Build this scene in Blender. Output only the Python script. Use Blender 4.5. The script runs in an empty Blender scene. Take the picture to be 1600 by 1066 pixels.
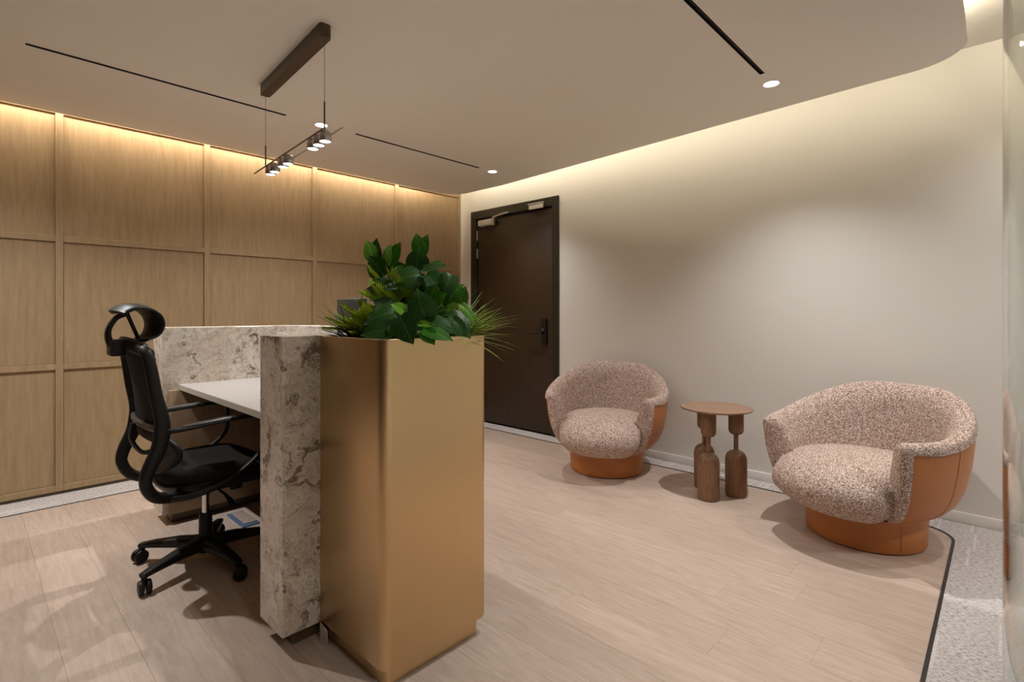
import bpy, bmesh, math, random
from mathutils import Vector, Matrix, geometry
from math import pi, sin, cos, radians

scene = bpy.context.scene
COL = scene.collection
random.seed(7)

# ------------------------------------------------------------------ camera
YAW = radians(43.503)                     # world X runs right-and-ahead, world Y left-and-ahead
cam_d = bpy.data.cameras.new('camera')
cam_d.sensor_width = 36.0
cam_d.lens = 810.64 / 1600 * 36.0
cam_d.shift_y = -44.16 / 1600
cam_d.clip_start = 0.02
cam = bpy.data.objects.new('camera', cam_d)
COL.objects.link(cam)
cam.location = (0, 0, 1.12)
cam.rotation_euler = (pi / 2, 0, YAW - pi / 2)
scene.camera = cam

# ------------------------------------------------------------------ world, exposure, lights
scene.view_settings.view_transform = 'Standard'
scene.view_settings.look = 'None'
scene.view_settings.gamma = 1.0
scene.view_settings.use_curve_mapping = False
scene.view_settings.exposure = 0.15
scene.cycles.use_denoising = True
scene.cycles.max_bounces = 10
scene.cycles.diffuse_bounces = 6
scene.cycles.glossy_bounces = 5
scene.cycles.transmission_bounces = 8
scene.cycles.caustics_reflective = False
scene.cycles.caustics_refractive = False
scene.cycles.sample_clamp_indirect = 4.0

world = bpy.data.worlds.new('world')
scene.world = world
world.use_nodes = True
world.node_tree.nodes['Background'].inputs[0].default_value = (1.0, 0.86, 0.70, 1)
world.node_tree.nodes['Background'].inputs[1].default_value = 0.02

ZC, ZUP = 2.32, 2.525                     # dropped ceiling, upper ceiling
WX, WY = 3.658, 4.229                     # cream wall, timber panelled wall
NEUT = (1.0, 0.995, 0.99)
WARM = (1.0, 0.91, 0.76)
WARM2 = (1.0, 0.90, 0.70)


def area_light(name, loc, direction, sx, sy, power, color, xaxis=(1, 0, 0), spread=pi):
    d = bpy.data.lights.new(name, 'AREA')
    d.shape = 'RECTANGLE'; d.size = sx; d.size_y = sy
    d.energy = power; d.color = color; d.spread = spread
    o = bpy.data.objects.new(name, d); COL.objects.link(o)
    z = -Vector(direction).normalized(); x = Vector(xaxis)
    x = (x - z * x.dot(z)).normalized(); y = z.cross(x)
    o.matrix_world = Matrix.Translation(loc) @ Matrix((x, y, z)).transposed().to_4x4()
    return o


def spot_light(name, loc, power, color, angle=130, blend=0.6, radius=0.03):
    d = bpy.data.lights.new(name, 'SPOT')
    d.energy = power; d.color = color; d.spot_size = radians(angle)
    d.spot_blend = blend; d.shadow_soft_size = radius
    o = bpy.data.objects.new(name, d); COL.objects.link(o); o.location = loc
    return o


# LED strips in the coves above the dropped ceiling: one strip light per straight of the upstand
# path of the upstand face, 5 cm behind the ceiling edge (room corner first, then along the cream wall, round to the corridor)
COVE = [(-1.22, 4.099), (3.22, 4.099), (3.37, 4.035), (3.418, 3.90), (3.415, 3.45), (3.205, 0.62), (3.175, 0.42), (3.09, 0.26), (2.96, 0.185), (2.80, 0.170), (-1.22, 0.170)]
COVE_W = [6.8, 2.2, 1.4, 1.4, 1.45, 1.8, 2.6, 6.0, 15.0, 13.0]           # watts per metre
for (xa, ya), (xb, yb), wpm in zip(COVE, COVE[1:], COVE_W):
    L = math.hypot(xb - xa, yb - ya); dx, dy = (xb - xa) / L, (yb - ya) / L
    nx, ny = -dy, dx                                                    # outward, towards the wall
    corridor = xa < 3.0 and ya < 1 and xb < xa
    area_light('cove_light', ((xa + xb) / 2 + nx * 0.012, (ya + yb) / 2 + ny * 0.012, 2.46), (nx, ny, 0.5 if corridor else -0.12), L * 0.98, 0.02,
               wpm * L, WARM if ya > 4.0 and xa < 3 else WARM2, xaxis=(dx, dy, 0))
# downlights: the three in view and their row mates out of frame
DOWN = [(3.088, 3.16), (2.911, 0.887), (1.569, 3.172), (0.05, 3.172), (1.40, 0.887)]
for x, y in DOWN:
    wide = y > 3 and x < 3
    spot_light('downlight_beam', (x, y, ZC - 0.002), (125.0 if x < 1 else 92.0) if wide else (54.0 if x > 3 else (86.0 if x > 2 else 62.0)), NEUT, 136 if wide else 118, 1.0, 0.05 if y < 1 and x < 2 else 0.020)
for x, y in ((3.02, -0.42), (2.6, -1.6), (0.3, -1.3)):  # unseen spots; the farther two boosted so the brass mirrors a brighter corridor
    spot_light('unseen_corridor_beam', (x, y, ZUP - 0.03), 45.0 if x > 3 else 120.0, NEUT, 130, 1.0, 0.03)


# ------------------------------------------------------------------ node helpers
def new_mat(name, base=(0.5, 0.5, 0.5), rough=0.5, metal=0.0, spec=0.5):
    m = bpy.data.materials.new(name); m.use_nodes = True
    nt = m.node_tree; b = nt.nodes['Principled BSDF']
    b.inputs['Base Color'].default_value = (*base, 1)
    b.inputs['Roughness'].default_value = rough
    b.inputs['Metallic'].default_value = metal
    b.inputs['Specular IOR Level'].default_value = spec
    return m, nt, b


def N(nt, t, **kw):
    n = nt.nodes.new(t)
    for k, v in kw.items():
        if k in n.inputs: n.inputs[k].default_value = v
        else: setattr(n, k, v)
    return n


def coords(nt, scale=(1, 1, 1), rot=(0, 0, 0), kind='Object', offset=None):
    tc = N(nt, 'ShaderNodeTexCoord'); mp = N(nt, 'ShaderNodeMapping')
    mp.inputs['Scale'].default_value = scale; mp.inputs['Rotation'].default_value = rot
    nt.links.new(tc.outputs[kind], mp.inputs['Vector'])
    if offset is not None:                # a different piece of the grain on every object
        oi = N(nt, 'ShaderNodeObjectInfo'); mu = N(nt, 'ShaderNodeMath', operation='MULTIPLY')
        mu.inputs[1].default_value = offset
        nt.links.new(oi.outputs['Random'], mu.inputs[0]); nt.links.new(mu.outputs[0], mp.inputs['Location'])
    return mp.outputs['Vector']


def ramp(nt, fac, stops):
    r = N(nt, 'ShaderNodeValToRGB'); e = r.color_ramp.elements
    while len(e) < len(stops): e.new(0.5)
    for el, (p, c) in zip(e, stops):
        el.position = p; el.color = (*c, 1)
    nt.links.new(fac, r.inputs[0]); return r.outputs[0]


def noise(nt, vec, scale, detail=4, rough=0.55, dist=0.0):
    n = N(nt, 'ShaderNodeTexNoise', Scale=scale, Detail=detail, Roughness=rough, Distortion=dist)
    nt.links.new(vec, n.inputs['Vector']); return n.outputs[0]


def bump(nt, b, h, strength=0.2, dist=0.002):
    bp = N(nt, 'ShaderNodeBump', Strength=strength, Distance=dist)
    nt.links.new(h, bp.inputs['Height']); nt.links.new(bp.outputs[0], b.inputs['Normal'])


def mix(nt, fac, a, c, mode='MIX'):
    m = N(nt, 'ShaderNodeMix', data_type='RGBA', blend_type=mode)
    for sock, v in ((m.inputs[0], fac), (m.inputs[6], a), (m.inputs[7], c)):
        if hasattr(v, 'is_output'): nt.links.new(v, sock)
        else: sock.default_value = v if not isinstance(v, tuple) else (*v, 1)
    return m.outputs[2]


def brightness(nt, col, lo, hi):
    """per-object brightness variation"""
    oi = N(nt, 'ShaderNodeObjectInfo'); mr = N(nt, 'ShaderNodeMapRange')
    mr.inputs['To Min'].default_value = lo; mr.inputs['To Max'].default_value = hi
    nt.links.new(oi.outputs['Random'], mr.inputs['Value'])
    cmb = N(nt, 'ShaderNodeCombineColor')
    for i in range(3): nt.links.new(mr.outputs[0], cmb.inputs[i])
    return mix(nt, 1.0, col, cmb.outputs[0], 'MULTIPLY')


# ------------------------------------------------------------------ materials
M = {}


def wood_mat(name, c_lo, c_hi, grain, rough=0.5, cath=0.35, offset=7.0, var=(0.96, 1.04), spec=0.4, bstr=0.08):
    """grain: scale vector, small along the fibres"""
    m, nt, b = new_mat(name, rough=rough, spec=spec)
    v = coords(nt, grain, offset=offset)
    big = noise(nt, v, 1.0, 3, 0.5, 1.2)
    wv = N(nt, 'ShaderNodeMath', operation='MULTIPLY'); wv.inputs[1].default_value = 9.0
    nt.links.new(big, wv.inputs[0])
    fr = N(nt, 'ShaderNodeMath', operation='PINGPONG'); fr.inputs[1].default_value = 0.5
    nt.links.new(wv.outputs[0], fr.inputs[0])
    fine = noise(nt, v, 9.0, 6, 0.7)
    ad = N(nt, 'ShaderNodeMath', operation='MULTIPLY_ADD'); ad.inputs[1].default_value = cath
    nt.links.new(fr.outputs[0], ad.inputs[0]); nt.links.new(fine, ad.inputs[2])
    col = ramp(nt, ad.outputs[0], [(0.28, c_lo), (0.72, c_hi)])
    col = brightness(nt, col, *var)
    nt.links.new(col, b.inputs['Base Color'])
    bump(nt, b, fine, bstr, 0.001)
    return m


M['floor_wood'] = wood_mat('floor_oak', (0.425, 0.318, 0.252), (0.565, 0.447, 0.366), (7, 0.75, 7), rough=0.42, cath=0.30, var=(0.93, 1.05), offset=11)
M['panel_wood'] = wood_mat('panel_oak', (0.29, 0.195, 0.102), (0.40, 0.28, 0.156), (6, 6, 0.55), rough=0.55, cath=0.22, offset=9, var=(0.97, 1.03))
M['door_wood'] = wood_mat('door_walnut', (0.030, 0.017, 0.008), (0.048, 0.028, 0.014), (9, 9, 0.6), rough=0.38, cath=0.25, var=(1, 1))
M['walnut'] = wood_mat('walnut', (0.12, 0.062, 0.032), (0.27, 0.145, 0.075), (13, 13, 2.2), rough=0.42, cath=0.40, offset=5)
M['walnut_top'] = wood_mat('walnut_top', (0.21, 0.12, 0.075), (0.33, 0.20, 0.13), (12, 2.0, 12), rough=0.40, cath=0.30)
M['inner_wood'] = wood_mat('inner_panel_wood', (0.25, 0.17, 0.10), (0.32, 0.225, 0.14), (6, 6, 0.6), rough=0.5, cath=0.15)

# painted plaster
m, nt, b = new_mat('cream_wall', (0.74, 0.715, 0.665), 0.62)
bump(nt, b, noise(nt, coords(nt), 60, 3), 0.05, 0.001); M['wall'] = m
m, nt, b = new_mat('ceiling_paint', (0.88, 0.84, 0.76), 0.75)
bump(nt, b, noise(nt, coords(nt), 40, 3), 0.04, 0.001); M['ceiling'] = m
m, nt, b = new_mat('upper_ceiling_paint', (0.70, 0.67, 0.62), 0.7)
bump(nt, b, noise(nt, coords(nt), 40, 3), 0.04, 0.001); M['ceiling_up'] = m
m, nt, b = new_mat('baseboard_paint', (0.84, 0.82, 0.78), 0.35)
bump(nt, b, noise(nt, coords(nt), 30, 2), 0.03, 0.001); M['base'] = m
m, nt, b = new_mat('dark_plinth', (0.085, 0.055, 0.03), 0.4)
nt.links.new(ramp(nt, noise(nt, coords(nt), 30, 2), [(0.3, (0.075, 0.048, 0.026)), (0.7, (0.10, 0.066, 0.036))]), b.inputs['Base Color']); M['plinth'] = m

# woven carpet with fine ribs and lighter dashes
m, nt, b = new_mat('woven_carpet', rough=0.95, spec=0.1)
v = coords(nt, (1, 1, 1))
fine = noise(nt, coords(nt, (170, 60, 60)), 1.0, 3, 0.75)
fine2 = noise(nt, coords(nt, (90, 420, 90)), 1.0, 2, 0.6)
# short straight dashes in rows along X, switched on by white noise per cell
def mth(op, a_, b_=None):
    n_ = N(nt, 'ShaderNodeMath', operation=op)
    for i_, q_ in enumerate((a_, b_)):
        if q_ is None: continue
        if hasattr(q_, 'is_output'): nt.links.new(q_, n_.inputs[i_])
        else: n_.inputs[i_].default_value = q_
    return n_.outputs[0]
sx = N(nt, 'ShaderNodeSeparateXYZ'); nt.links.new(v, sx.inputs[0])
yy = mth('MULTIPLY', sx.outputs[1], 62.0); rowi = mth('FLOOR', yy)
w1 = N(nt, 'ShaderNodeTexWhiteNoise', noise_dimensions='1D'); nt.links.new(rowi, w1.inputs['W'])
cell = mth('FLOOR', mth('ADD', mth('MULTIPLY', sx.outputs[0], 4.2), mth('MULTIPLY', w1.outputs[0], 9.0)))
w2 = N(nt, 'ShaderNodeTexWhiteNoise', noise_dimensions='1D'); nt.links.new(mth('ADD', mth('MULTIPLY', rowi, 37.7), cell), w2.inputs['W'])
dash = mth('MULTIPLY', mth('GREATER_THAN', w2.outputs[0], 0.90), mth('LESS_THAN', mth('ABSOLUTE', mth('SUBTRACT', mth('FRACT', yy), 0.5)), 0.33))
c1 = ramp(nt, fine, [(0.36, (0.20, 0.17, 0.155)), (0.48, (0.54, 0.50, 0.48)), (0.66, (0.76, 0.73, 0.71))])
c1 = mix(nt, ramp(nt, fine2, [(0.42, (0, 0, 0)), (0.62, (0.45, 0.45, 0.45))]), c1, (0.50, 0.46, 0.43))
c1 = mix(nt, ramp(nt, dash, [(0.4, (0, 0, 0)), (0.6, (0.38, 0.38, 0.38))]), c1, (0.80, 0.77, 0.75))
nt.links.new(c1, b.inputs['Base Color']); bump(nt, b, fine, 0.5, 0.003); M['carpet'] = m

# travertine-like marble
m, nt, b = new_mat('beige_marble', rough=0.22, spec=0.5)
v = coords(nt, (1, 1, 1), rot=(0.3, 0.5, 0.2))
wn = N(nt, 'ShaderNodeTexNoise', Scale=3.2, Detail=5, Roughness=0.6)
nt.links.new(v, wn.inputs['Vector'])
vadd = N(nt, 'ShaderNodeVectorMath', operation='MULTIPLY_ADD'); vadd.inputs[1].default_value = (0.9, 0.9, 0.9)
nt.links.new(wn.outputs['Color'], vadd.inputs[0]); nt.links.new(v, vadd.inputs[2])
cloud = noise(nt, vadd.outputs[0], 3.0, 9, 0.66, 1.2)
vein = noise(nt, vadd.outputs[0], 3.4, 10, 0.70, 1.6)
flow = noise(nt, vadd.outputs[0], 9.0, 10, 0.76, 1.4)
speck = noise(nt, v, 70, 4, 0.7)
col = ramp(nt, cloud, [(0.32, (0.60, 0.47, 0.37)), (0.44, (0.76, 0.655, 0.55)), (0.56, (0.86, 0.80, 0.70)), (0.70, (0.76, 0.73, 0.65))])
col = mix(nt, ramp(nt, flow, [(0.36, (0.85, 0.85, 0.85)), (0.49, (0.0, 0.0, 0.0)), (0.62, (0, 0, 0)), (0.74, (0.35, 0.35, 0.35))]), col, (0.38, 0.295, 0.225))
mott = noise(nt, vadd.outputs[0], 22.0, 8, 0.78, 0.8)
col = mix(nt, ramp(nt, mott, [(0.36, (0.75, 0.75, 0.75)), (0.47, (0.0, 0.0, 0.0)), (0.56, (0, 0, 0)), (0.68, (0.3, 0.3, 0.3))]), col, (0.34, 0.26, 0.19))
col = mix(nt, 0.22, col, mix(nt, ramp(nt, mott, [(0.45, (0, 0, 0)), (0.65, (1, 1, 1))]), (0.46, 0.42, 0.36), (0.92, 0.87, 0.78)))
col = mix(nt, ramp(nt, vein, [(0.37, (0.95, 0.95, 0.95)), (0.43, (0.15, 0.15, 0.15)), (0.60, (0, 0, 0)), (0.64, (0.6, 0.6, 0.6)), (0.68, (0, 0, 0))]), col, (0.17, 0.115, 0.078))
col = mix(nt, ramp(nt, speck, [(0.30, (0.4, 0.4, 0.4)), (0.42, (0, 0, 0))]), col, (0.22, 0.165, 0.12))
nt.links.new(col, b.inputs['Base Color']); bump(nt, b, speck, 0.06, 0.001); M['marble'] = m

# brass / bronze sheet, satin
m, nt, b = new_mat('satin_brass', (0.47, 0.315, 0.165), 0.34, 1.0)
v = coords(nt, (160, 160, 3))
st = noise(nt, v, 1.0, 3, 0.6)
nt.links.new(ramp(nt, st, [(0.3, (0.61, 0.435, 0.235)), (0.7, (0.63, 0.45, 0.245))]), b.inputs['Base Color'])
nt.links.new(ramp(nt, st, [(0.3, (0.33, 0.33, 0.33)), (0.7, (0.35, 0.35, 0.35))]), b.inputs['Roughness']); M['brass'] = m

m, nt, b = new_mat('white_laminate', (0.38, 0.35, 0.33), 0.32)
bump(nt, b, noise(nt, coords(nt), 120, 2), 0.03, 0.0005); M['laminate'] = m
m, nt, b = new_mat('laminate_edge', (0.50, 0.44, 0.37), 0.45)
bump(nt, b, noise(nt, coords(nt), 120, 2), 0.03, 0.0005); M['lam_edge'] = m


def plain(key, name, base, rough, metal=0.0, spec=0.5, nscale=80, amt=0.12):
    m, nt, b = new_mat(name, base, rough, metal, spec)
    n = noise(nt, coords(nt), nscale, 3)
    lo = tuple(c * (1 - amt) for c in base); hi = tuple(min(1, c * (1 + amt)) for c in base)
    nt.links.new(ramp(nt, n, [(0.35, lo), (0.65, hi)]), b.inputs['Base Color'])
    M[key] = m
    return m, nt, b


plain('black_metal', 'bronze_black_metal', (0.045, 0.033, 0.024), 0.38, 0.4)
plain('canopy_metal', 'dark_bronze_canopy', (0.085, 0.058, 0.036), 0.40, 0.3)
plain('frame', 'door_frame_black', (0.022, 0.019, 0.012), 0.33, 0.0, 0.5)
plain('steel', 'brushed_steel', (0.62, 0.60, 0.56), 0.32, 0.9)
plain('white_plastic', 'pale_painted_metal', (0.62, 0.58, 0.52), 0.4)
plain('black_plastic', 'black_nylon', (0.011, 0.010, 0.0095), 0.46, 0.0, 0.3)
plain('grey_plastic', 'charcoal_nylon', (0.045, 0.043, 0.042), 0.35)
plain('lock_black', 'gloss_black_lock', (0.008, 0.008, 0.009), 0.18)
plain('slot_black', 'linear_slot_black', (0.018, 0.013, 0.009), 0.5)
plain('trim_black', 'floor_trim_black', (0.028, 0.027, 0.027), 0.4)
plain('backwall', 'unseen_wall_dark', (0.06, 0.036, 0.018), 0.5)  # invented dark tone that keeps the planter's left face dark
plain('chrome', 'chrome', (0.70, 0.68, 0.66), 0.12, 1.0, amt=0.02)
plain('smoke', 'smoked_chrome', (0.20, 0.17, 0.15), 0.2, 0.9)
plain('lamp_metal', 'satin_lamp_metal', (0.50, 0.46, 0.44), 0.30, 0.75)
plain('soil', 'dark_peat', (0.035, 0.018, 0.010), 0.95, nscale=60, amt=0.6)
plain('blue', 'blue_film', (0.10, 0.16, 0.29), 0.35)
plain('beige_cover', 'beige_cover', (0.42, 0.32, 0.26), 0.5)
plain('clear_plastic', 'milky_plastic', (0.50, 0.46, 0.38), 0.25)
plain('stem', 'plant_stem', (0.10, 0.19, 0.03), 0.5)
plain('gasket', 'rubber_black', (0.01, 0.01, 0.01), 0.6)

# chair mesh: fine open weave
m, nt, b = new_mat('black_mesh', (0.012, 0.011, 0.010), 0.8, 0, 0.2)
ck = N(nt, 'ShaderNodeTexChecker', Scale=520.0)
nt.links.new(coords(nt), ck.inputs['Vector'])
tr = N(nt, 'ShaderNodeBsdfTransparent'); mx = N(nt, 'ShaderNodeMixShader')
ml = N(nt, 'ShaderNodeMath', operation='MULTIPLY'); ml.inputs[1].default_value = 0.10
nt.links.new(ck.outputs['Fac'], ml.inputs[0]); nt.links.new(ml.outputs[0], mx.inputs[0])
nt.links.new(b.outputs[0], mx.inputs[1]); nt.links.new(tr.outputs[0], mx.inputs[2])
nt.links.new(mx.outputs[0], nt.nodes['Material Output'].inputs['Surface']); M['mesh'] = m
m, nt, b = new_mat('black_fabric', (0.014, 0.013, 0.012), 0.9, 0, 0.15)
bump(nt, b, noise(nt, coords(nt), 900, 2), 0.4, 0.001); M['fabric'] = m

# boucle upholstery: light loops over a brown ground
m, nt, b = new_mat('boucle', rough=0.92, spec=0.15)
v = coords(nt)
vo = N(nt, 'ShaderNodeTexVoronoi', Scale=300.0, Randomness=1.0); nt.links.new(v, vo.inputs['Vector'])
sp = noise(nt, v, 240, 3, 0.75)
sep = N(nt, 'ShaderNodeSeparateColor'); nt.links.new(vo.outputs['Color'], sep.inputs[0])
mxm = N(nt, 'ShaderNodeMath', operation='MULTIPLY_ADD'); mxm.inputs[1].default_value = 0.55
nt.links.new(sep.outputs[0], mxm.inputs[0]); nt.links.new(sp, mxm.inputs[2])
c = ramp(nt, mxm.outputs[0], [(0.42, (0.085, 0.046, 0.032)), (0.60, (0.27, 0.165, 0.125)), (0.80, (0.46, 0.32, 0.265)), (0.98, (0.88, 0.74, 0.65))])
nt.links.new(c, b.inputs['Base Color'])
inv = N(nt, 'ShaderNodeMath', operation='SUBTRACT'); inv.inputs[0].default_value = 1.0
nt.links.new(vo.outputs['Distance'], inv.inputs[1]); bump(nt, b, mxm.outputs[0], 0.7, 0.004)
M['boucle'] = m

m, nt, b = new_mat('tan_leather', rough=0.42, spec=0.45)
v = coords(nt)
vo = N(nt, 'ShaderNodeTexVoronoi', Scale=420.0); nt.links.new(v, vo.inputs['Vector'])
nt.links.new(ramp(nt, noise(nt, v, 6, 4), [(0.3, (0.42, 0.142, 0.032)), (0.7, (0.48, 0.168, 0.040))]), b.inputs['Base Color'])
bump(nt, b, vo.outputs['Distance'], 0.12, 0.001); M['leather'] = m
plain('thread', 'tan_thread', (0.56, 0.25, 0.11), 0.6)


def leaf_mat(key, a, c, rough=0.36, veins=False):
    m, nt, b = new_mat(key, rough=rough, spec=0.28)
    n = noise(nt, coords(nt, offset=3.0), 18, 4, 0.6)
    col = brightness(nt, ramp(nt, n, [(0.3, a), (0.7, c)]), 0.75, 1.25)
    nt.links.new(col, b.inputs['Base Color'])
    h = n
    if veins:                             # midrib and slanted side veins in the leaf's own coordinates
        sp_ = N(nt, 'ShaderNodeSeparateXYZ'); nt.links.new(coords(nt), sp_.inputs[0])
        def mt(op, a_, b_=0.0, c_=0.0):
            q = N(nt, 'ShaderNodeMath', operation=op)
            for i_, v_ in enumerate((a_, b_, c_)):
                if hasattr(v_, 'is_output'): nt.links.new(v_, q.inputs[i_])
                else: q.inputs[i_].default_value = v_
            return q.outputs[0]
        ay = mt('ABSOLUTE', sp_.outputs[1])
        mid = mt('LESS_THAN', ay, 0.014)
        fr = mt('FRACT', mt('MULTIPLY', mt('SUBTRACT', sp_.outputs[0], mt('MULTIPLY', ay, 0.75)), 6.5))
        side = mt('LESS_THAN', mt('ABSOLUTE', mt('SUBTRACT', fr, 0.5)), 0.055)
        vm_ = mt('MAXIMUM', mid, mt('MULTIPLY', side, 0.45))
        col = mix(nt, mt('MULTIPLY', vm_, 0.55), col, tuple(min(1, q * 3.2 + 0.02) for q in c))
        nt.links.new(col, b.inputs['Base Color'])
        h = mt('ADD', n, mt('MULTIPLY', vm_, -0.8))
    bump(nt, b, h, 0.3, 0.003)
    M[key] = m


leaf_mat('leaf_dark', (0.010, 0.045, 0.006), (0.022, 0.085, 0.012), veins=True)
leaf_mat('leaf_mid', (0.022, 0.12, 0.006), (0.045, 0.19, 0.011), veins=True)
leaf_mat('leaf_bright', (0.07, 0.22, 0.010), (0.12, 0.33, 0.02), veins=True)
leaf_mat('fern_green', (0.24, 0.36, 0.018), (0.46, 0.60, 0.05), rough=0.6)
leaf_mat('grass_green', (0.17, 0.28, 0.025), (0.36, 0.47, 0.09), rough=0.5)
leaf_mat('grass_dark', (0.03, 0.08, 0.01), (0.07, 0.14, 0.02), rough=0.45)


def emit(key, color, strength):
    m = bpy.data.materials.new(key); m.use_nodes = True; nt = m.node_tree
    nt.nodes.remove(nt.nodes['Principled BSDF'])
    e = N(nt, 'ShaderNodeEmission', Color=(*color, 1), Strength=strength)
    nt.links.new(e.outputs[0], nt.nodes['Material Output'].inputs[0]); M[key] = m


emit('lamp_white', (1.0, 0.97, 0.95), 12.0)
emit('led_warm', (1.0, 0.85, 0.62), 5.0)

m, nt, b = new_mat('clear_glass', (0.86, 0.93, 0.88), 0.0)
b.inputs['Transmission Weight'].default_value = 1.0
b.inputs['IOR'].default_value = 1.5
ng = noise(nt, coords(nt), 1.5, 1)
nt.links.new(ramp(nt, ng, [(0.3, (0.93, 0.965, 0.94)), (0.7, (0.945, 0.975, 0.955))]), b.inputs['Base Color'])
M['glass'] = m


# ------------------------------------------------------------------ mesh helpers
def link_obj(name, data, mat=None, parent=None):
    o = bpy.data.objects.new(name, data); COL.objects.link(o)
    if mat is not None:
        data.materials.clear()
        for mm in (mat if isinstance(mat, (list, tuple)) else [mat]): data.materials.append(mm)
    if parent is not None: o.parent = parent
    return o


def bm_obj(name, bm, mat, parent=None, smooth=False, angle=None, loc=None):
    bmesh.ops.recalc_face_normals(bm, faces=bm.faces)
    me = bpy.data.meshes.new(name); bm.to_mesh(me); bm.free()
    if smooth:
        me.polygons.foreach_set('use_smooth', [True] * len(me.polygons))
        if angle: me.set_sharp_from_angle(angle=radians(angle))
    o = link_obj(name, me, mat, parent)
    if loc: o.location = loc
    return o


def add_box(bm, x0, x1, y0, y1, z0, z1, bev=0.0, seg=2, mat4=None):
    r = bmesh.ops.create_cube(bm, size=1.0)
    vs = r['verts']
    mtx = Matrix.Translation(((x0 + x1) / 2, (y0 + y1) / 2, (z0 + z1) / 2)) @ Matrix.Diagonal((x1 - x0, y1 - y0, z1 - z0, 1))
    bmesh.ops.transform(bm, matrix=mtx, verts=vs)
    if bev:
        es = list({e for v in vs for e in v.link_edges})
        g = bmesh.ops.bevel(bm, geom=es, offset=bev, segments=seg, affect='EDGES', profile=0.5, clamp_overlap=True)
        vs = list({v for f in g['faces'] for v in f.verts} | {v for v in vs if v.is_valid})
    if mat4 is not None: bmesh.ops.transform(bm, matrix=mat4, verts=vs)
    return vs


def box(name, x0, x1, y0, y1, z0, z1, mat, parent=None, bev=0.0, seg=2, mat4=None):
    bm = bmesh.new(); add_box(bm, x0, x1, y0, y1, z0, z1, bev, seg, mat4)
    return bm_obj(name, bm, mat, parent, smooth=bev > 0, angle=35 if bev else None)


def add_prism(bm, poly, z0, z1):
    lo = [bm.verts.new((x, y, z0)) for x, y in poly]; hi = [bm.verts.new((x, y, z1)) for x, y in poly]
    n = len(poly); bm.faces.new(lo[::-1]); bm.faces.new(hi)
    for i in range(n): bm.faces.new((lo[i], lo[(i + 1) % n], hi[(i + 1) % n], hi[i]))
    return lo, hi


def prism(name, poly, z0, z1, mat, parent=None, bev=0.0, smooth=False):
    bm = bmesh.new(); lo, hi = add_prism(bm, poly, z0, z1)
    if bev:
        es = [e for e in bm.edges if abs(e.verts[0].co.z - e.verts[1].co.z) < 1e-6 or len(poly) < 12]
        bmesh.ops.bevel(bm, geom=es, offset=bev, segments=2, affect='EDGES', profile=0.5, clamp_overlap=True)
    return bm_obj(name, bm, mat, parent, smooth=smooth or bev > 0, angle=35)


def round_poly(pts, radii, n=8):
    out = []
    L = len(pts)
    for i in range(L):
        p = Vector(pts[i]); a = Vector(pts[i - 1]); c = Vector(pts[(i + 1) % L]); r = radii[i]
        if r <= 0: out.append(tuple(p)); continue
        da = (a - p).normalized(); dc = (c - p).normalized()
        ang = da.angle(dc); t = r / math.tan(ang / 2)
        s = p + da * t; e = p + dc * t; cen = p + (da + dc).normalized() * (r / sin(ang / 2))
        a0 = math.atan2(s.y - cen.y, s.x - cen.x); a1 = math.atan2(e.y - cen.y, e.x - cen.x)
        d = (a1 - a0 + pi) % (2 * pi) - pi
        for k in range(n + 1):
            q = a0 + d * k / n; out.append((cen.x + r * cos(q), cen.y + r * sin(q)))
    return out


def add_lathe(bm, prof, seg=32, cx=0, cy=0, cap=True):
    rings = []
    for r, z in prof:
        rings.append([bm.verts.new((cx + r * cos(2 * pi * k / seg), cy + r * sin(2 * pi * k / seg), z)) for k in range(seg)])
    for a, b in zip(rings, rings[1:]):
        for k in range(seg):
            bm.faces.new((a[k], a[(k + 1) % seg], b[(k + 1) % seg], b[k]))
    if cap:
        bm.faces.new(rings[0][::-1]); bm.faces.new(rings[-1])


def lathe(name, prof, mat, parent=None, seg=32, cx=0, cy=0, angle=40, cap=True):
    bm = bmesh.new(); add_lathe(bm, prof, seg, cx, cy, cap)
    return bm_obj(name, bm, mat, parent, smooth=True, angle=angle)


def catmull(pts, n=6):
    P = [Vector(p) for p in pts]; out = []
    for i in range(len(P) - 1):
        p0 = P[i - 1] if i else P[0] * 2 - P[1]; p1, p2 = P[i], P[i + 1]
        p3 = P[i + 2] if i + 2 < len(P) else P[-1] * 2 - P[-2]
        for k in range(n):
            t = k / n
            out.append(0.5 * ((2 * p1) + (p2 - p0) * t + (2 * p0 - 5 * p1 + 4 * p2 - p3) * t * t + (3 * p1 - p0 - 3 * p2 + p3) * t ** 3))
    out.append(P[-1]); return out


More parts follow.
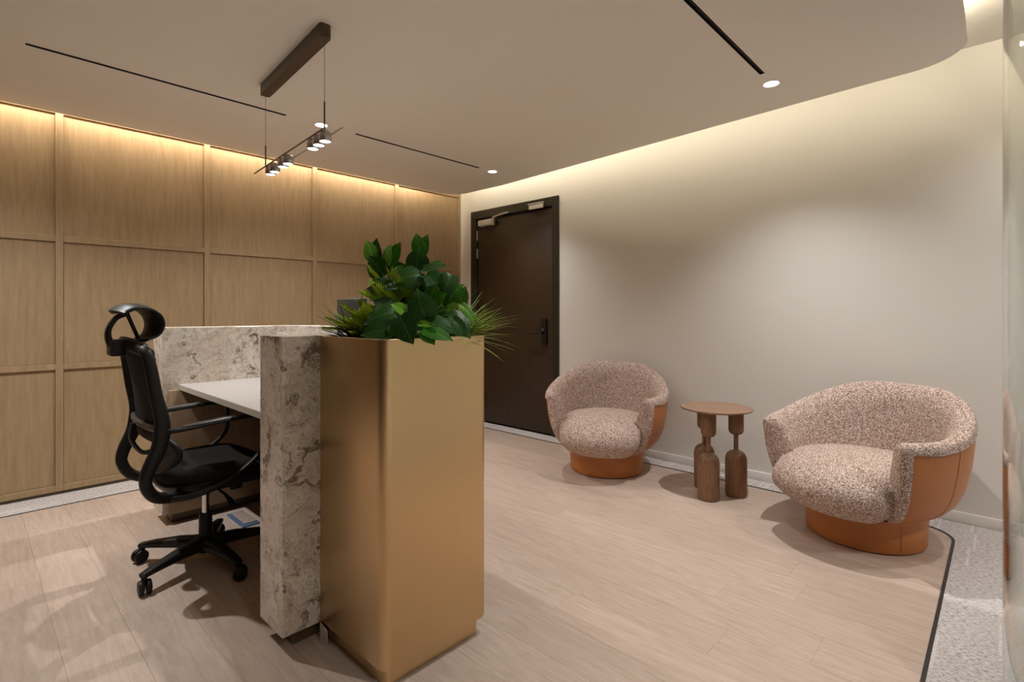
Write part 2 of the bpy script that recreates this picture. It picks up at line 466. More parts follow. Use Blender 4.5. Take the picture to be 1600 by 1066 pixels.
def add_sweep(bm, pts, wa, wb, side=(0, 1, 0), seg=12, power=1.0, closed=False):
    """elliptic tube along pts; wa = half-size along `side`, wb = half-size across; both may be lists"""
    P = [Vector(p) for p in pts]; n = len(P); rings = []
    for i in range(n):
        if closed: t = P[(i + 1) % n] - P[i - 1]
        else: t = P[min(i + 1, n - 1)] - P[max(i - 1, 0)]
        t.normalize(); s = Vector(side(i / (n - 1)) if callable(side) else side)
        s = (s - t * s.dot(t)).normalized(); u = t.cross(s)
        f = i / (n - 1)
        a = interp(wa, f); b = interp(wb, f)
        ring = []
        for k in range(seg):
            q = 2 * pi * k / seg; cq, sq = cos(q), sin(q)
            cq = math.copysign(abs(cq) ** power, cq); sq = math.copysign(abs(sq) ** power, sq)
            ring.append(bm.verts.new(P[i] + s * (a * cq) + u * (b * sq)))
        rings.append(ring)
    rg = list(zip(rings, rings[1:])) + ([(rings[-1], rings[0])] if closed else [])
    for a, b in rg:
        for k in range(seg): bm.faces.new((a[k], a[(k + 1) % seg], b[(k + 1) % seg], b[k]))
    if not closed: bm.faces.new(rings[0][::-1]); bm.faces.new(rings[-1])


def interp(w, f):
    if not isinstance(w, (list, tuple)): return w
    x = f * (len(w) - 1); i = min(int(x), len(w) - 2); return w[i] + (w[i + 1] - w[i]) * (x - i)


def sweep(name, pts, wa, wb, mat, parent=None, side=(0, 1, 0), seg=12, power=1.0, angle=50, closed=False):
    bm = bmesh.new(); add_sweep(bm, pts, wa, wb, side, seg, power, closed)
    return bm_obj(name, bm, mat, parent, smooth=True, angle=angle)


def thing(name, label, cat, loc=(0, 0, 0), rotz=0, group=None):
    o = bpy.data.objects.new(name, None); COL.objects.link(o)
    o.empty_display_size = 0.1
    o.location = loc; o.rotation_euler = (0, 0, rotz); o['label'] = label; o['category'] = cat
    if group: o['group'] = group
    return o


def tag(o, label, cat, group=None, kind=None):
    o['label'] = label; o['category'] = cat
    if group: o['group'] = group
    if kind: o['kind'] = kind
    return o


def struct(o, label=None):
    o['kind'] = 'structure'
    if label: o['label'] = label
    return o


def holder(name):
    o = bpy.data.objects.new(name, None); COL.objects.link(o); return struct(o)


def clip_poly(poly, clip):
    """Sutherland-Hodgman, clip is convex and counter-clockwise"""
    out = list(poly)
    for i in range(len(clip)):
        ax, ay = clip[i]; bx, by = clip[(i + 1) % len(clip)]
        inside = lambda p: (bx - ax) * (p[1] - ay) - (by - ay) * (p[0] - ax) >= -1e-9
        new = []
        for j in range(len(out)):
            p, q = out[j - 1], out[j]
            ip, iq = inside(p), inside(q)
            if ip != iq:
                d1 = (bx - ax) * (p[1] - ay) - (by - ay) * (p[0] - ax)
                d2 = (bx - ax) * (q[1] - ay) - (by - ay) * (q[0] - ax)
                t = d1 / (d1 - d2); new.append((p[0] + (q[0] - p[0]) * t, p[1] + (q[1] - p[1]) * t))
            if iq: new.append(q)
        out = new
        if not out: return out
    return out

# ================================================================== THE ROOM
FX0, FX1, FY0, FY1 = -1.24, 3.481, 0.186, 3.968        # oak floor field
XB, YS = -1.30, -3.0                                     # back and corridor ends of the room
zone = round_poly([(FX0, FY0), (FX1, FY0), (FX1, FY1), (FX0, FY1)], [0, 0.16, 0, 0], 8)
zone_out = round_poly([(FX0, FY0 - .012), (FX1 + .012, FY0 - .012), (FX1 + .012, FY1 + .008), (FX0, FY1 + .008)], [0, 0.172, 0, 0], 8)


def curve_slab(name, outer, holes, z0, z1, mat):
    """flat slab with holes: filled 2D curve extruded, turned into a mesh"""
    cu = bpy.data.curves.new(name, 'CURVE'); cu.dimensions = '2D'; cu.fill_mode = 'BOTH'
    cu.extrude = (z1 - z0) / 2
    for poly in [outer] + holes:
        sp = cu.splines.new('POLY'); sp.points.add(len(poly) - 1)
        for p, (x, y) in zip(sp.points, poly): p.co = (x, y, 0, 1)
        sp.use_cyclic_u = True
    tmp = bpy.data.objects.new(name + '_outline', cu); COL.objects.link(tmp)
    dg = bpy.context.evaluated_depsgraph_get()
    me = bpy.data.meshes.new_from_object(tmp.evaluated_get(dg))
    bpy.data.objects.remove(tmp); bpy.data.curves.remove(cu)
    me.transform(Matrix.Translation((0, 0, (z0 + z1) / 2)))
    me.name = name
    return link_obj(name, me, mat)


floor = struct(box('floor', XB, 3.78, YS, 4.35, -0.12, -0.012, M['plinth']))
# oak planks, laid along Y, one object each
PW, rng = 0.182, random.Random(3)
x = FX0; row = 0
while x < FX1 - 1e-4:
    y = FY0 - rng.uniform(0.0, 1.1)
    while y < FY1:
        ln = 1.22
        g = 0.0002
        poly = [(x + g, y + g), (x + PW - g, y + g), (x + PW - g, y + ln - g), (x + g, y + ln - g)]
        poly = clip_poly(poly, zone)
        if len(poly) >= 3:
            cx = sum(p[0] for p in poly) / len(poly); cy = sum(p[1] for p in poly) / len(poly)
            area = abs(sum(poly[i - 1][0] * poly[i][1] - poly[i][0] * poly[i - 1][1] for i in range(len(poly)))) / 2
            if area > 1e-4:
                bm = bmesh.new(); add_prism(bm, [(p[0] - cx, p[1] - cy) for p in poly], -0.012, 0.0)
                tops = [e for e in bm.edges if all(v.co.z > -0.001 for v in e.verts)]
                bmesh.ops.bevel(bm, geom=tops, offset=0.00035, segments=1, affect='EDGES')
                bm_obj('plank', bm, M['floor_wood'], floor, loc=(cx, cy, 0))
        y += ln
    x += PW; row += 1
floor['label'] = 'pale oak plank floor laid diagonally across the lounge'

carpet = curve_slab('carpet', [(XB, YS), (WX, YS), (WX, WY), (XB, WY)], [zone_out], -0.012, 0.001, M['carpet'])
struct(carpet, 'pale grey woven carpet border with light dashes')
trim = curve_slab('trim_1', zone_out, [zone], -0.012, 0.003, M['trim_black'])
struct(trim, 'thin black strip between oak floor and carpet')

# --- timber panelled wall
wall_l = struct(box('wall_left', XB, 3.658, WY + 0.020, WY + 0.12, 0, ZUP, M['panel_wood']), 'oak panelled wall of framed squares behind the desk')
PIT, SW = 0.818, 0.038
stiles = [0.400 + PIT * k for k in range(-2, 4)]
RZ = [0.018, 0.768, 1.558, 2.348]                       # undersides of the rails
for s in stiles:
    box('stile', s - SW / 2, s + SW / 2, WY, WY + 0.0205, 0.018, ZUP, M['panel_wood'], wall_l, bev=0.0015, seg=1)
box('stile', 3.634, 3.658, WY, WY + 0.0205, 0.018, ZUP, M['panel_wood'], wall_l, bev=0.0015, seg=1)
edges = [(XB, stiles[0] - SW / 2)] + [(stiles[i] + SW / 2, stiles[i + 1] - SW / 2) for i in range(len(stiles) - 1)] + [(stiles[-1] + SW / 2, 3.634)]
for a, c in edges:
    for i, z in enumerate(RZ):
        box('rail', a, c, WY + 0.0005, WY + 0.0205, z, z + 0.037, M['panel_wood'], wall_l, bev=0.0015, seg=1)
        top = RZ[i + 1] if i < 3 else ZUP
        bm = bmesh.new(); w = (c - a) / 2 - 0.001; h = (top - z - 0.037) / 2 - 0.001
        add_box(bm, -w, w, 0, 0.006, -h, h, 0.001, 1)
        bm_obj('panel', bm, M['panel_wood'], wall_l, loc=((a + c) / 2, WY + 0.0142, (z + 0.037 + top) / 2))
struct(box('trim_2', XB, 3.658, WY + 0.006, WY + 0.0198, 0.001, 0.018, M['plinth']), 'dark recessed plinth under the oak panels')

# --- cream wall with the door opening
DY0, DY1, DZ = 2.962, 3.985, 2.095
bm = bmesh.new()
add_box(bm, WX, WX + 0.12, YS, DY0, 0, ZUP)
add_box(bm, WX, WX + 0.12, DY1, WY + 0.12, 0, ZUP)
add_box(bm, WX, WX + 0.12, DY0, DY1, DZ, ZUP)
add_box(bm, WX + 0.10, WX + 0.12, DY0, DY1, 0, DZ)
wall_r = struct(bm_obj('wall_right', bm, M['wall']), 'plain cream wall with the dark door')
for nm, a, c in (('baseboard_right', YS, 2.887), ('baseboard_corner', 4.056, WY)):
    bm = bmesh.new()
    add_box(bm, WX - 0.012, WX, a, c, 0.001, 0.058, 0.003, 2)
    struct(bm_obj(nm, bm, M['base'], smooth=True, angle=40), 'low painted skirting on the cream wall')

# --- far sides of the room, out of frame
struct(box('wall_back', XB - 0.12, XB, YS, WY + 0.12, 0, ZUP, M['backwall']))  # unseen wall, set close and dark to deepen the brass reflection
struct(box('wall_corridor', XB, WX, YS - 0.12, YS, 0, ZUP, M['wall']))
struct(box('ceiling_upper', XB, WX + 0.12, YS, WY + 0.12, ZUP, ZUP + 0.06, M['ceiling_up']), 'raised ceiling behind the lit cove')

# --- dropped ceiling with slots and downlight holes
cz = [(XB, 0.118), (3.19, 0.112), (3.47, 4.123), (XB, 4.123)]
outer = round_poly(cz, [0, 0.30, 0.34, 0], 14)
# long gentle sweep where the edge turns from the cove wall to the corridor
outer = []
for p in round_poly([(XB, 0.118), (3.238, 0.116), (3.258, 0.50), (3.478, 3.43), (3.46, 4.123), (XB, 4.123)], [0, 0.235, 0.3, 0.5, 0.22, 0], 10): outer.append(p)
SLOTS = [(0.185, 1.340, 3.167), (1.802, 2.928, 3.157), (1.62, 2.755, 0.882)]
SHW = 0.0115
holes = [[(a, y - SHW), (c, y - SHW), (c, y + SHW), (a, y + SHW)] for a, c, y in SLOTS]
LR = 0.037
holes += [[(x + LR * cos(2 * pi * k / 24), y + LR * sin(2 * pi * k / 24)) for k in range(24)] for x, y in DOWN]
ceil = struct(curve_slab('ceiling', outer, holes, ZC, ZC + 0.022, M['ceiling']), 'dropped ceiling with rounded edges and hidden cove lighting')
slot_names = ['long black ceiling slot above the oak wall, left of the pendant', 'shorter black ceiling slot running towards the door corner',
              'black ceiling slot over the lounge, beside the front downlight']
for i, (a, c, y) in enumerate(SLOTS):
    t = thing('slot_diffuser', slot_names[i], 'air vent', (a, y, ZC), 0, 'linear ceiling slots')
    L = c - a
    bm = bmesh.new()
    for q in (-1, 1): add_box(bm, 0.0, L, q * SHW - 0.0008, q * SHW + 0.0008, 0.0, 0.05)
    for q in (0, L): add_box(bm, q - 0.0008, q + 0.0008, -SHW, SHW, 0.0, 0.05)
    bm_obj('frame', bm, M['slot_black'], t)
    box('blade', 0.001, L - 0.001, -0.002, 0.002, 0.006, 0.03, M['slot_black'], t)
    box('backing', 0.0, L, -SHW, SHW, 0.048, 0.052, M['slot_black'], t)
dl_names = ['downlight in the ceiling near the door corner', 'downlight over the front armchair, at the end of the slot', 'downlight seen just above the pendant lamp heads',
            'downlight beyond the left end of the long slot', 'downlight above the planter, out of the frame']
for i, (x, y) in enumerate(DOWN):
    t = thing('downlight', dl_names[i], 'ceiling light', (x, y, ZC), 0, 'recessed downlights')
    lathe('trim_ring', [(0.0375, 0.0), (0.040, -0.0015), (0.041, -0.001), (0.041, 0.0)], M['white_plastic'], t, 32, cap=False)
    o = t.children[0]
    bm = bmesh.new(); bmesh.ops.create_circle(bm, cap_ends=True, segments=32, radius=0.036)
    bm_obj('lens', bm, M['lamp_white'], t, loc=(0, 0, 0.004))
# upstand board on the slab and the LED strip fixed to its face
def ribbon(pts, d0, d1):
    nrm = []
    for i in range(len(pts)):
        p, q = Vector(pts[max(i - 1, 0)]), Vector(pts[min(i + 1, len(pts) - 1)]); d = (q - p).normalized(); nrm.append(Vector((-d.y, d.x)))
    return [tuple(Vector(p) + n_ * d1) for p, n_ in zip(pts, nrm)] + [tuple(Vector(p) + n_ * d0) for p, n_ in list(zip(pts, nrm))[::-1]]
def ribbon_mesh(name, pts, d0, d1, z0, z1, mat):
    bm = bmesh.new(); r = ribbon(pts, d0, d1); n = len(pts)
    for i in range(n - 1):
        q = [r[i], r[i + 1], r[2 * n - 2 - i], r[2 * n - 1 - i]]
        lo = [bm.verts.new((x, y, z0)) for x, y in q]; hi = [bm.verts.new((x, y, z1)) for x, y in q]
        bm.faces.new(lo); bm.faces.new(hi[::-1])
        for a_, c_ in ((0, 1), (2, 3)): bm.faces.new((lo[a_], lo[c_], hi[c_], hi[a_]))
    bmesh.ops.remove_doubles(bm, verts=bm.verts, dist=1e-5)
    return bm_obj(name, bm, mat)
struct(ribbon_mesh('trim_3', COVE, -0.012, 0.0, ZC + 0.022, ZUP - 0.001, M['ceiling_up']), 'hidden upstand of the light cove')
tag(ribbon_mesh('led_strip', COVE, 0.001, 0.007, 2.452, 2.468, M['led_warm']), 'warm light strip in the cove all round the dropped ceiling', 'light strip')

# ================================================================== CURVED GLASS
GD, GR = 2.02, 0.60
gcx, gcy = GD, 0.0045 - GR
bm = bmesh.new(); A0, A1, n = radians(-35), radians(165), 90
prev = None
for k in range(n + 1):
    q = A0 + (A1 - A0) * k / n
    ring = [bm.verts.new((gcx + r * cos(q), gcy + r * sin(q), z)) for r in (GR, GR - 0.012) for z in (0.0015, ZUP - 0.001)]
    if prev:
        a, c, d, e = prev; a2, c2, d2, e2 = ring
        for f in ((a, a2, c2, c), (d, e, e2, d2), (c, c2, e2, e), (a, d, d2, a2)): bm.faces.new(f)
    else: bm.faces.new((ring[0], ring[1], ring[3], ring[2]))
    prev = ring
bm.faces.new((prev[0], prev[2], prev[3], prev[1]))
tag(bm_obj('glass_partition', bm, M['glass'], None, smooth=True, angle=40), 'curved clear glass partition at the right edge, mirroring the armchair', 'glass partition')

# ================================================================== DOOR
door = struct(thing('door_1', 'dark walnut entrance door', 'door'))
del door['category']
X = WX
FO0, FO1, FOZ = 2.889, 4.054, 2.170
bm = bmesh.new()
def mitre(bm, q, xa, xb):
    a = [bm.verts.new((xa, y, z)) for y, z in q]; c = [bm.verts.new((xb, y, z)) for y, z in q]
    bm.faces.new(a); bm.faces.new(c[::-1])
    for i in range(4): bm.faces.new((a[i], a[(i + 1) % 4], c[(i + 1) % 4], c[i]))
e = 0.0008
for q in ([(FO0, 0.001), (DY0, 0.001), (DY0, DZ), (FO0, FOZ - e)], [(DY1, 0.001), (FO1, 0.001), (FO1, FOZ - e), (DY1, DZ)],
          [(FO0 + e, FOZ), (DY0 + e, DZ), (DY1 - e, DZ), (FO1 - e, FOZ)]):
    bm = bmesh.new(); mitre(bm, q, X - 0.014, X)
    bmesh.ops.recalc_face_normals(bm, faces=bm.faces)
    bmesh.ops.bevel(bm, geom=list(bm.edges), offset=0.0012, segments=1, affect='EDGES')
    bm_obj('door_frame', bm, M['frame'], door)
bm = bmesh.new()                                        # reveal linings
add_box(bm, X, X + 0.10, DY0, DY0 + 0.008, 0.001, DZ); add_box(bm, X, X + 0.10, DY1 - 0.008, DY1, 0.001, DZ); add_box(bm, X, X + 0.10, DY0 + 0.008, DY1 - 0.008, DZ - 0.008, DZ)
bm_obj('door_lining', bm, M['frame'], door)
LX = X + 0.012
leaf = box('door_leaf', LX, LX + 0.045, 2.979, 3.968, 0.012, 2.078, M['door_wood'], door, bev=0.002)
# lever lock
lock = box('lock_plate', LX - 0.022, LX, 3.035, 3.098, 0.822, 1.068, M['lock_black'], door, bev=0.007, seg=3)
bm = bmesh.new(); add_sweep(bm, [(LX - 0.022, 3.066, 0.935), (LX - 0.062, 3.066, 0.935), (LX - 0.066, 3.080, 0.934), (LX - 0.066, 3.215, 0.932)], 0.0105, 0.0105, side=(0, 0, 1), seg=10)
bm_obj('lever', bm, M['lock_black'], lock, smooth=True, angle=50)
bm = bmesh.new(); add_lathe(bm, [(0.007, 0), (0.007, 0.004), (0.004, 0.006)], 16)
bmesh.ops.transform(bm, matrix=Matrix.Translation((LX - 0.0215, 3.074, 0.965)) @ Matrix.Rotation(-pi / 2, 4, 'Y'), verts=bm.verts)
bm_obj('key_cylinder', bm, M['steel'], lock, smooth=True, angle=40)
box('strike_plate', LX - 0.003, LX + 0.02, 2.971, 2.978, 0.79, 1.03, M['steel'], door, bev=0.001)
for z in (1.92, 1.734, 0.25):
    bm = bmesh.new()
    add_box(bm, LX - 0.010, LX + 0.004, 3.969, 3.977, z - 0.05, z + 0.05, 0.001, 1)
    for k in range(5): add_lathe(bm, [(0.006, z - 0.05 + 0.02 * k + 0.001), (0.006, z - 0.05 + 0.02 * (k + 1) - 0.001)], 10, LX - 0.010, 3.973)
    bm_obj('hinge', bm, M['steel'], door, smooth=True, angle=40)
cl = box('door_closer', LX - 0.055, LX, 3.715, 3.915, 2.005, 2.062, M['white_plastic'], door, bev=0.004)
box('closer_spindle', LX - 0.040, LX - 0.012, 3.70, 3.722, 1.998, 2.075, M['steel'], cl, bev=0.004)
box('closer_screw', LX - 0.035, LX - 0.022, 3.84, 3.86, 1.990, 2.006, M['steel'], cl, bev=0.003)
bm = bmesh.new(); add_sweep(bm, [(LX - 0.03, 3.72, 2.075), (LX - 0.045, 3.60, 2.088), (LX - 0.055, 3.49, 2.094)], 0.012, 0.006, side=(1, 0, 0), seg=8, power=0.6)
bm_obj('closer_arm', bm, M['white_plastic'], cl, smooth=True, angle=40)
mg = box('magnetic_lock', X - 0.030, X - 0.014, 3.060, 3.228, 2.083, 2.128, M['white_plastic'], door, bev=0.002)
box('lock_cover', X - 0.036, X - 0.014, 3.052, 3.238, 2.128, 2.136, M['white_plastic'], mg, bev=0.001)

# ================================================================== RECEPTION DESK
desk = thing('reception_desk', 'marble-clad reception counter with a white worktop, U-shaped', 'reception desk', (0, 0, 0))
zk, zt = 0.060, 1.041
bx0, bx1, by0, by1, th = 0.708, 1.55, 1.700, 3.372, 0.182
inner_x = bx1 - th
U = round_poly([(bx0, by0), (bx1, by0), (bx1, by1), (bx0, by1), (bx0, by1 - th), (inner_x, by1 - th), (inner_x, by0 + th), (bx0, by0 + th)],
               [0, 0, 0.26, 0, 0, 0.10, 0, 0], 10)
bm = bmesh.new(); lo, hi = add_prism(bm, U, zk, zt)
bmesh.ops.bevel(bm, geom=[e for e in bm.edges if e.calc_face_angle(0) > 0.5 or abs(e.verts[0].co.z - e.verts[1].co.z) < 1e-6], offset=0.0018, segments=2, affect='EDGES', clamp_overlap=True)
bm_obj('marble_cladding', bm, M['marble'], desk, smooth=True, angle=30)
P = round_poly([(bx0 + .05, by0 + .04), (bx1 - .05, by0 + .04), (bx1 - .05, by1 - .05), (bx0 + .05, by1 - .05), (bx0 + .05, by1 - th + .03), (inner_x + .03, by1 - th + .03), (inner_x + .03, by0 + th - .03), (bx0 + .05, by0 + th - .03)],
               [0, 0, 0.22, 0, 0, 0, 0, 0], 8)
prism('plinth', P, 0.001, zk, M['plinth'], desk)  # dark brown stands in for the shade beneath the raised marble
wt = box('worktop', 0.785, inner_x + 0.002, by0 + th, by1 - th, 0.710, 0.738, M['laminate'], desk, bev=0.001)
box('edge_band', 0.7835, 0.7855, by0 + th, by1 - th, 0.7105, 0.7365, M['lam_edge'], wt)
box('side_panel', 0.735, inner_x - 0.02, by1 - th - 0.016, by1 - th, 0.058, 0.709, M['inner_wood'], desk, bev=0.001)
box('side_panel', 0.735, inner_x - 0.02, by0 + th, by0 + th + 0.016, 0.058, 0.709, M['inner_wood'], desk, bev=0.001)
box('modesty_panel', inner_x - 0.06, inner_x, by0 + th + 0.016, by1 - th - 0.016, 0.085, 0.709, M['inner_wood'], desk, bev=0.001)
box('kick_plate', inner_x - 0.03, inner_x, by0 + th + 0.016, by1 - th - 0.016, 0.001, 0.085, M['plinth'], desk)

mon = thing('computer_monitor', 'black monitor on the reception desk, hidden behind the plants', 'monitor', (1.20, 2.12, 0.738))
box('screen', -0.010, 0.010, -0.10, 0.135, 0.10, 0.445, M['grey_plastic'], mon, bev=0.004)
box('stand', 0.010, 0.03, -0.025, 0.025, 0.01, 0.30, M['black_plastic'], mon, bev=0.004)
box('foot', -0.07, 0.08, -0.09, 0.09, 0.0, 0.010, M['black_plastic'], mon, bev=0.003)

# floor socket under the desk
fs = thing('floor_socket', 'flat floor socket cover edged in blue film, under the desk', 'floor socket', (1.035, 2.99, 0.0))
box('frame', -0.043, 0.043, -0.122, 0.122, 0.0005, 0.007, M['blue'], fs, bev=0.001)
box('lid', -0.024, 0.040, -0.090, 0.108, 0.0071, 0.010, M['beige_cover'], fs, bev=0.001)

# ================================================================== BRASS PLANTER
pl = thing('planter', 'tall satin brass planter box standing against the marble counter', 'planter', (0, 0, 0))
px0, px1, py0, py1 = 0.836, 1.253, 1.311, 1.6995
outer_p = round_poly([(px0, py0), (px1, py0), (px1, py1), (px0, py1)], [0.032, 0.022, 0.02, 0.004], 10)
inner_p = round_poly([(px0 + .006, py0 + .006), (px1 - .006, py0 + .006), (px1 - .006, py1 - .006), (px0 + .006, py1 - .006)], [0.026, 0.016, 0.015, 0.002], 10)
bm = bmesh.new()
n = len(outer_p)
def ring(poly, z): return [bm.verts.new((x, y, z)) for x, y in poly]
def inset(poly, d):
    cx, cy = (px0 + px1) / 2, (py0 + py1) / 2
    return [(cx + (x - cx) * (1 - d / 0.2), cy + (y - cy) * (1 - d / 0.2)) for x, y in poly]
rs = [ring(inset(outer_p, 0.010), 0.060), ring(inset(outer_p, 0.003), 0.0635), ring(outer_p, 0.072), ring(outer_p, 1.0405), ring(inset(outer_p, 0.001), 1.0415), ring(inner_p, 1.0415), ring(inner_p, 0.99)]
for a, c in zip(rs, rs[1:]):
    for k in range(n): bm.faces.new((a[k], a[(k + 1) % n], c[(k + 1) % n], c[k]))
bm.faces.new(rs[0][::-1]); bm.faces.new(rs[-1])
bm_obj('body', bm, M['brass'], pl, smooth=True, angle=35)
prism('plinth', round_poly([(px0 + .026, py0 + .026), (px1 - .016, py0 + .026), (px1 - .016, py1 - .01), (px0 + .026, py1 - .01)], [0.02, 0.015, 0.01, 0.003], 8), 0.001, 0.060, M['brass'], pl, smooth=True)
bm = bmesh.new()
poly = inset(inner_p, 0.001)
vs = [[None] * 15 for _ in range(15)]
for i in range(15):
    for j in range(15):
        x = px0 + .010 + (px1 - px0 - .020) * i / 14; y = py0 + .010 + (py1 - py0 - .020) * j / 14
        vs[i][j] = bm.verts.new((x, y, 1.022 + rng.uniform(-0.006, 0.008)))
for i in range(14):
    for j in range(14): bm.faces.new((vs[i][j], vs[i + 1][j], vs[i + 1][j + 1], vs[i][j + 1]))
bm_obj('soil', bm, M['soil'], pl, smooth=True)
bm = bmesh.new()
pp = round_poly([(1.645, 0.002), (1.694, 0.002), (1.694, 0.062), (1.645, 0.055)], [0.012, 0.006, 0.002, 0.014], 5)
a = [bm.verts.new((0.8325, y, z)) for y, z in pp]; c = [bm.verts.new((0.8355, y, z)) for y, z in pp]
bm.faces.new(a); bm.faces.new(c[::-1])
for i in range(len(pp)): bm.faces.new((a[i], a[(i + 1) % len(pp)], c[(i + 1) % len(pp)], c[i]))
tag(bm_obj('cable_clip', bm, M['clear_plastic']), 'small milky plastic tab on the floor between counter and planter', 'cable clip')

# ================================================================== TUB ARMCHAIRS
PROF = [(0.160, 0.270), (0.175, 0.302), (0.205, 0.338), (0.25, 0.370), (0.32, 0.398), (0.42, 0.418), (0.52, 0.428), (0.62, 0.430), (0.70, 0.426), (0.78, 0.418)]


def r_out(z):
    if z <= PROF[0][0]: return PROF[0][1]
    for (z0, a), (z1, c) in zip(PROF, PROF[1:]):
        if z <= z1: return a + (c - a) * (z - z0) / (z1 - z0)
    return PROF[-1][1]


def sstep(a, c, x):
    t = max(0.0, min(1.0, (x - a) / (c - a))); return t * t * (3 - 2 * t)


PHI0 = radians(54); THK = 0.105


def rim_h(ph):
    d = abs((ph + pi) % (2 * pi) - pi)                 # 0 at the front, pi at the back
    return 0.562 + 0.175 * sstep(radians(69), radians(162), d)


def prof_loop(ph):
    """closed (r, z) loop of the shell at angle ph: outside bottom, up, over the rim, down the sloping inside"""
    h = rim_h(ph); out = []
    ztop = h - 0.038
    for i in range(13):                                # outside, bottom to just under the rim
        z = 0.160 + (ztop - 0.160) * i / 12; out.append((r_out(z), z))
    ro = r_out(ztop)
    # rim: quick round on the outside, then a long soft roll down into the chair
    key = [(ro, ztop, 0), (ro - 0.003, h - 0.018, 0), (ro - 0.014, h - 0.005, 0), (ro - 0.030, h, 0), (ro - 0.054, h - 0.007, 0), (ro - 0.077, h - 0.027, 0),
           (ro - 0.096, h - 0.060, 0), (ro - 0.110, h - 0.105, 0), (ro - 0.124, 0.42 + (h - 0.525) * 0.4, 0), (ro - 0.140, 0.36, 0), (ro - 0.165, 0.24, 0)]
    c = catmull(key, 2)[1:]
    out += [(p.x, p.y) for p in c]
    return out


def make_armchair(label):
    t = thing('armchair', label, 'armchair', (0, 0, 0), 0, 'tub armchairs in the lounge')
    NA = 72; SX, SY = 1.06, 1.0
    angs = [PHI0 + (2 * pi - 2 * PHI0) * i / NA for i in range(NA + 1)]
    P = lambda ph, r, z: (r * cos(ph) * (1.14 if cos(ph) > 0 else 1.03) + 0.012 * sstep(0.17, 0.40, z), r * sin(ph) * SY, z)
    # leather shell: outside only, a hair inside the fabric line
    bm = bmesh.new(); rows = []
    for ph in angs:
        L = prof_loop(ph)[:13]
        pts = [(L[0][0] - 0.03, 0.160)] + L + [(L[-1][0] - 0.012, L[-1][1] + 0.004), (L[-1][0] - 0.03, L[-1][1] - 0.004)]
        rows.append([bm.verts.new(P(ph, r - 0.002, z)) for r, z in pts])
    for a, c in zip(rows, rows[1:]):
        for k in range(len(a) - 1): bm.faces.new((a[k], a[k + 1], c[k + 1], c[k]))
    shell = bm_obj('leather_shell', bm, M['leather'], t, smooth=True, angle=70)
    # stitched seams down the leather
    for ph in (radians(86), radians(274)):
        L = prof_loop(ph)[:13]
        for off in (-0.006, 0.006):
            sweep('seam', [P(ph + off, r - 0.0008, z) for r, z in L], 0.0020, 0.0007, M['thread'], shell, side=(-sin(ph), cos(ph), 0), seg=6)
    # fabric: rim, inside and the full arm fronts
    bm = bmesh.new(); rows = []
    for ph in angs:
        L = prof_loop(ph)[12:]
        r0, z0 = L[0]
        pts = [(r0 - 0.014, z0 - 0.010), (r0 + 0.002, z0 - 0.010), (r0 + 0.005, z0 - 0.002)] + [(r + 0.003 * (1 - i / len(L)), z) for i, (r, z) in enumerate(L[1:])]
        rows.append([bm.verts.new(P(ph, r, z)) for r, z in pts])
    for a, c in zip(rows, rows[1:]):
        for k in range(len(a) - 1): bm.faces.new((a[k], a[k + 1], c[k + 1], c[k]))
    for sgn in (1, -1):                                # rounded arm fronts, closed loops
        ph0 = PHI0 * sgn; loop = prof_loop(ph0)
        loop = [(r + 0.004, z) for r, z in loop[:16]] + loop[16:]
        nL = len(loop); caps = []
        # centre line of the arm section
        def cen(r, z):
            ro = r_out(min(z, rim_h(ph0) - 0.06)); return ro - THK / 2, min(max(z, 0.215), rim_h(ph0) - 0.050)
        for j in range(-3, 8):
            if j <= 0: dph, s = -j * 0.016, 1.0
            else:
                q = pi / 2 * j / 7; dph, s = -0.062 * sin(q), cos(q) ** 0.6
            ph = ph0 + sgn * dph
            if j == -3: s = 0.985
            rg = []
            for r, z in loop:
                cr, cz2 = cen(r, z)
                rg.append(bm.verts.new(P(ph, cr + (r - cr) * max(s, 0.02), cz2 + (z - cz2) * max(s, 0.02))))
            caps.append(rg)
        for a, c in zip(caps, caps[1:]):
            for k in range(nL): bm.faces.new((a[k], a[(k + 1) % nL], c[(k + 1) % nL], c[k]))
        bm.faces.new(caps[-1])
    bmesh.ops.remove_doubles(bm, verts=bm.verts, dist=0.0004)
    bm_obj('upholstery', bm, M['boucle'], t, smooth=True, angle=80)
    # welt where fabric meets leather
    sweep('piping', [P(ph, prof_loop(ph)[12][0] + 0.001, prof_loop(ph)[12][1] - 0.008) for ph in angs[3:-3]], 0.0045, 0.0045, M['boucle'], t, seg=8)
    # seat: domed cushion whose nose rolls down to the base
    bm = bmesh.new(); NS = 72; rows = []
    prof = [(0.02, 0.420), (0.10, 0.418), (0.18, 0.410), (0.25, 0.396), (0.31, 0.376), (0.36, 0.352), (0.388, 0.325), (0.405, 0.296), (0.408, 0.268),
            (0.398, 0.240), (0.374, 0.212), (0.342, 0.184), (0.300, 0.162), (0.25, 0.154), (0.02, 0.154)]
    for k in range(NS):
        ph = 2 * pi * k / NS; d = abs((ph + pi) % (2 * pi) - pi)
        f = sstep(radians(34), radians(60), d)          # 0 nose, 1 between the arms
        row = []
        for r, z in prof:
            side_r = min(r, r_out(z) - 0.055) if z < 0.40 else r
            side_r = min(side_r, 0.345)
            zz = z + 0.010 * cos(ph) * (r / 0.4) if z > 0.3 else z
            rr = r * (1 - f) + side_r * f
            row.append(bm.verts.new(P(ph, rr, zz)))
        rows.append(row)
    for i in range(NS):
        a, c = rows[i], rows[(i + 1) % NS]
        for k in range(len(prof) - 1): bm.faces.new((a[k], a[k + 1], c[k + 1], c[k]))
    bm.faces.new([r[0] for r in rows]); bm.faces.new([r[-1] for r in rows][::-1])
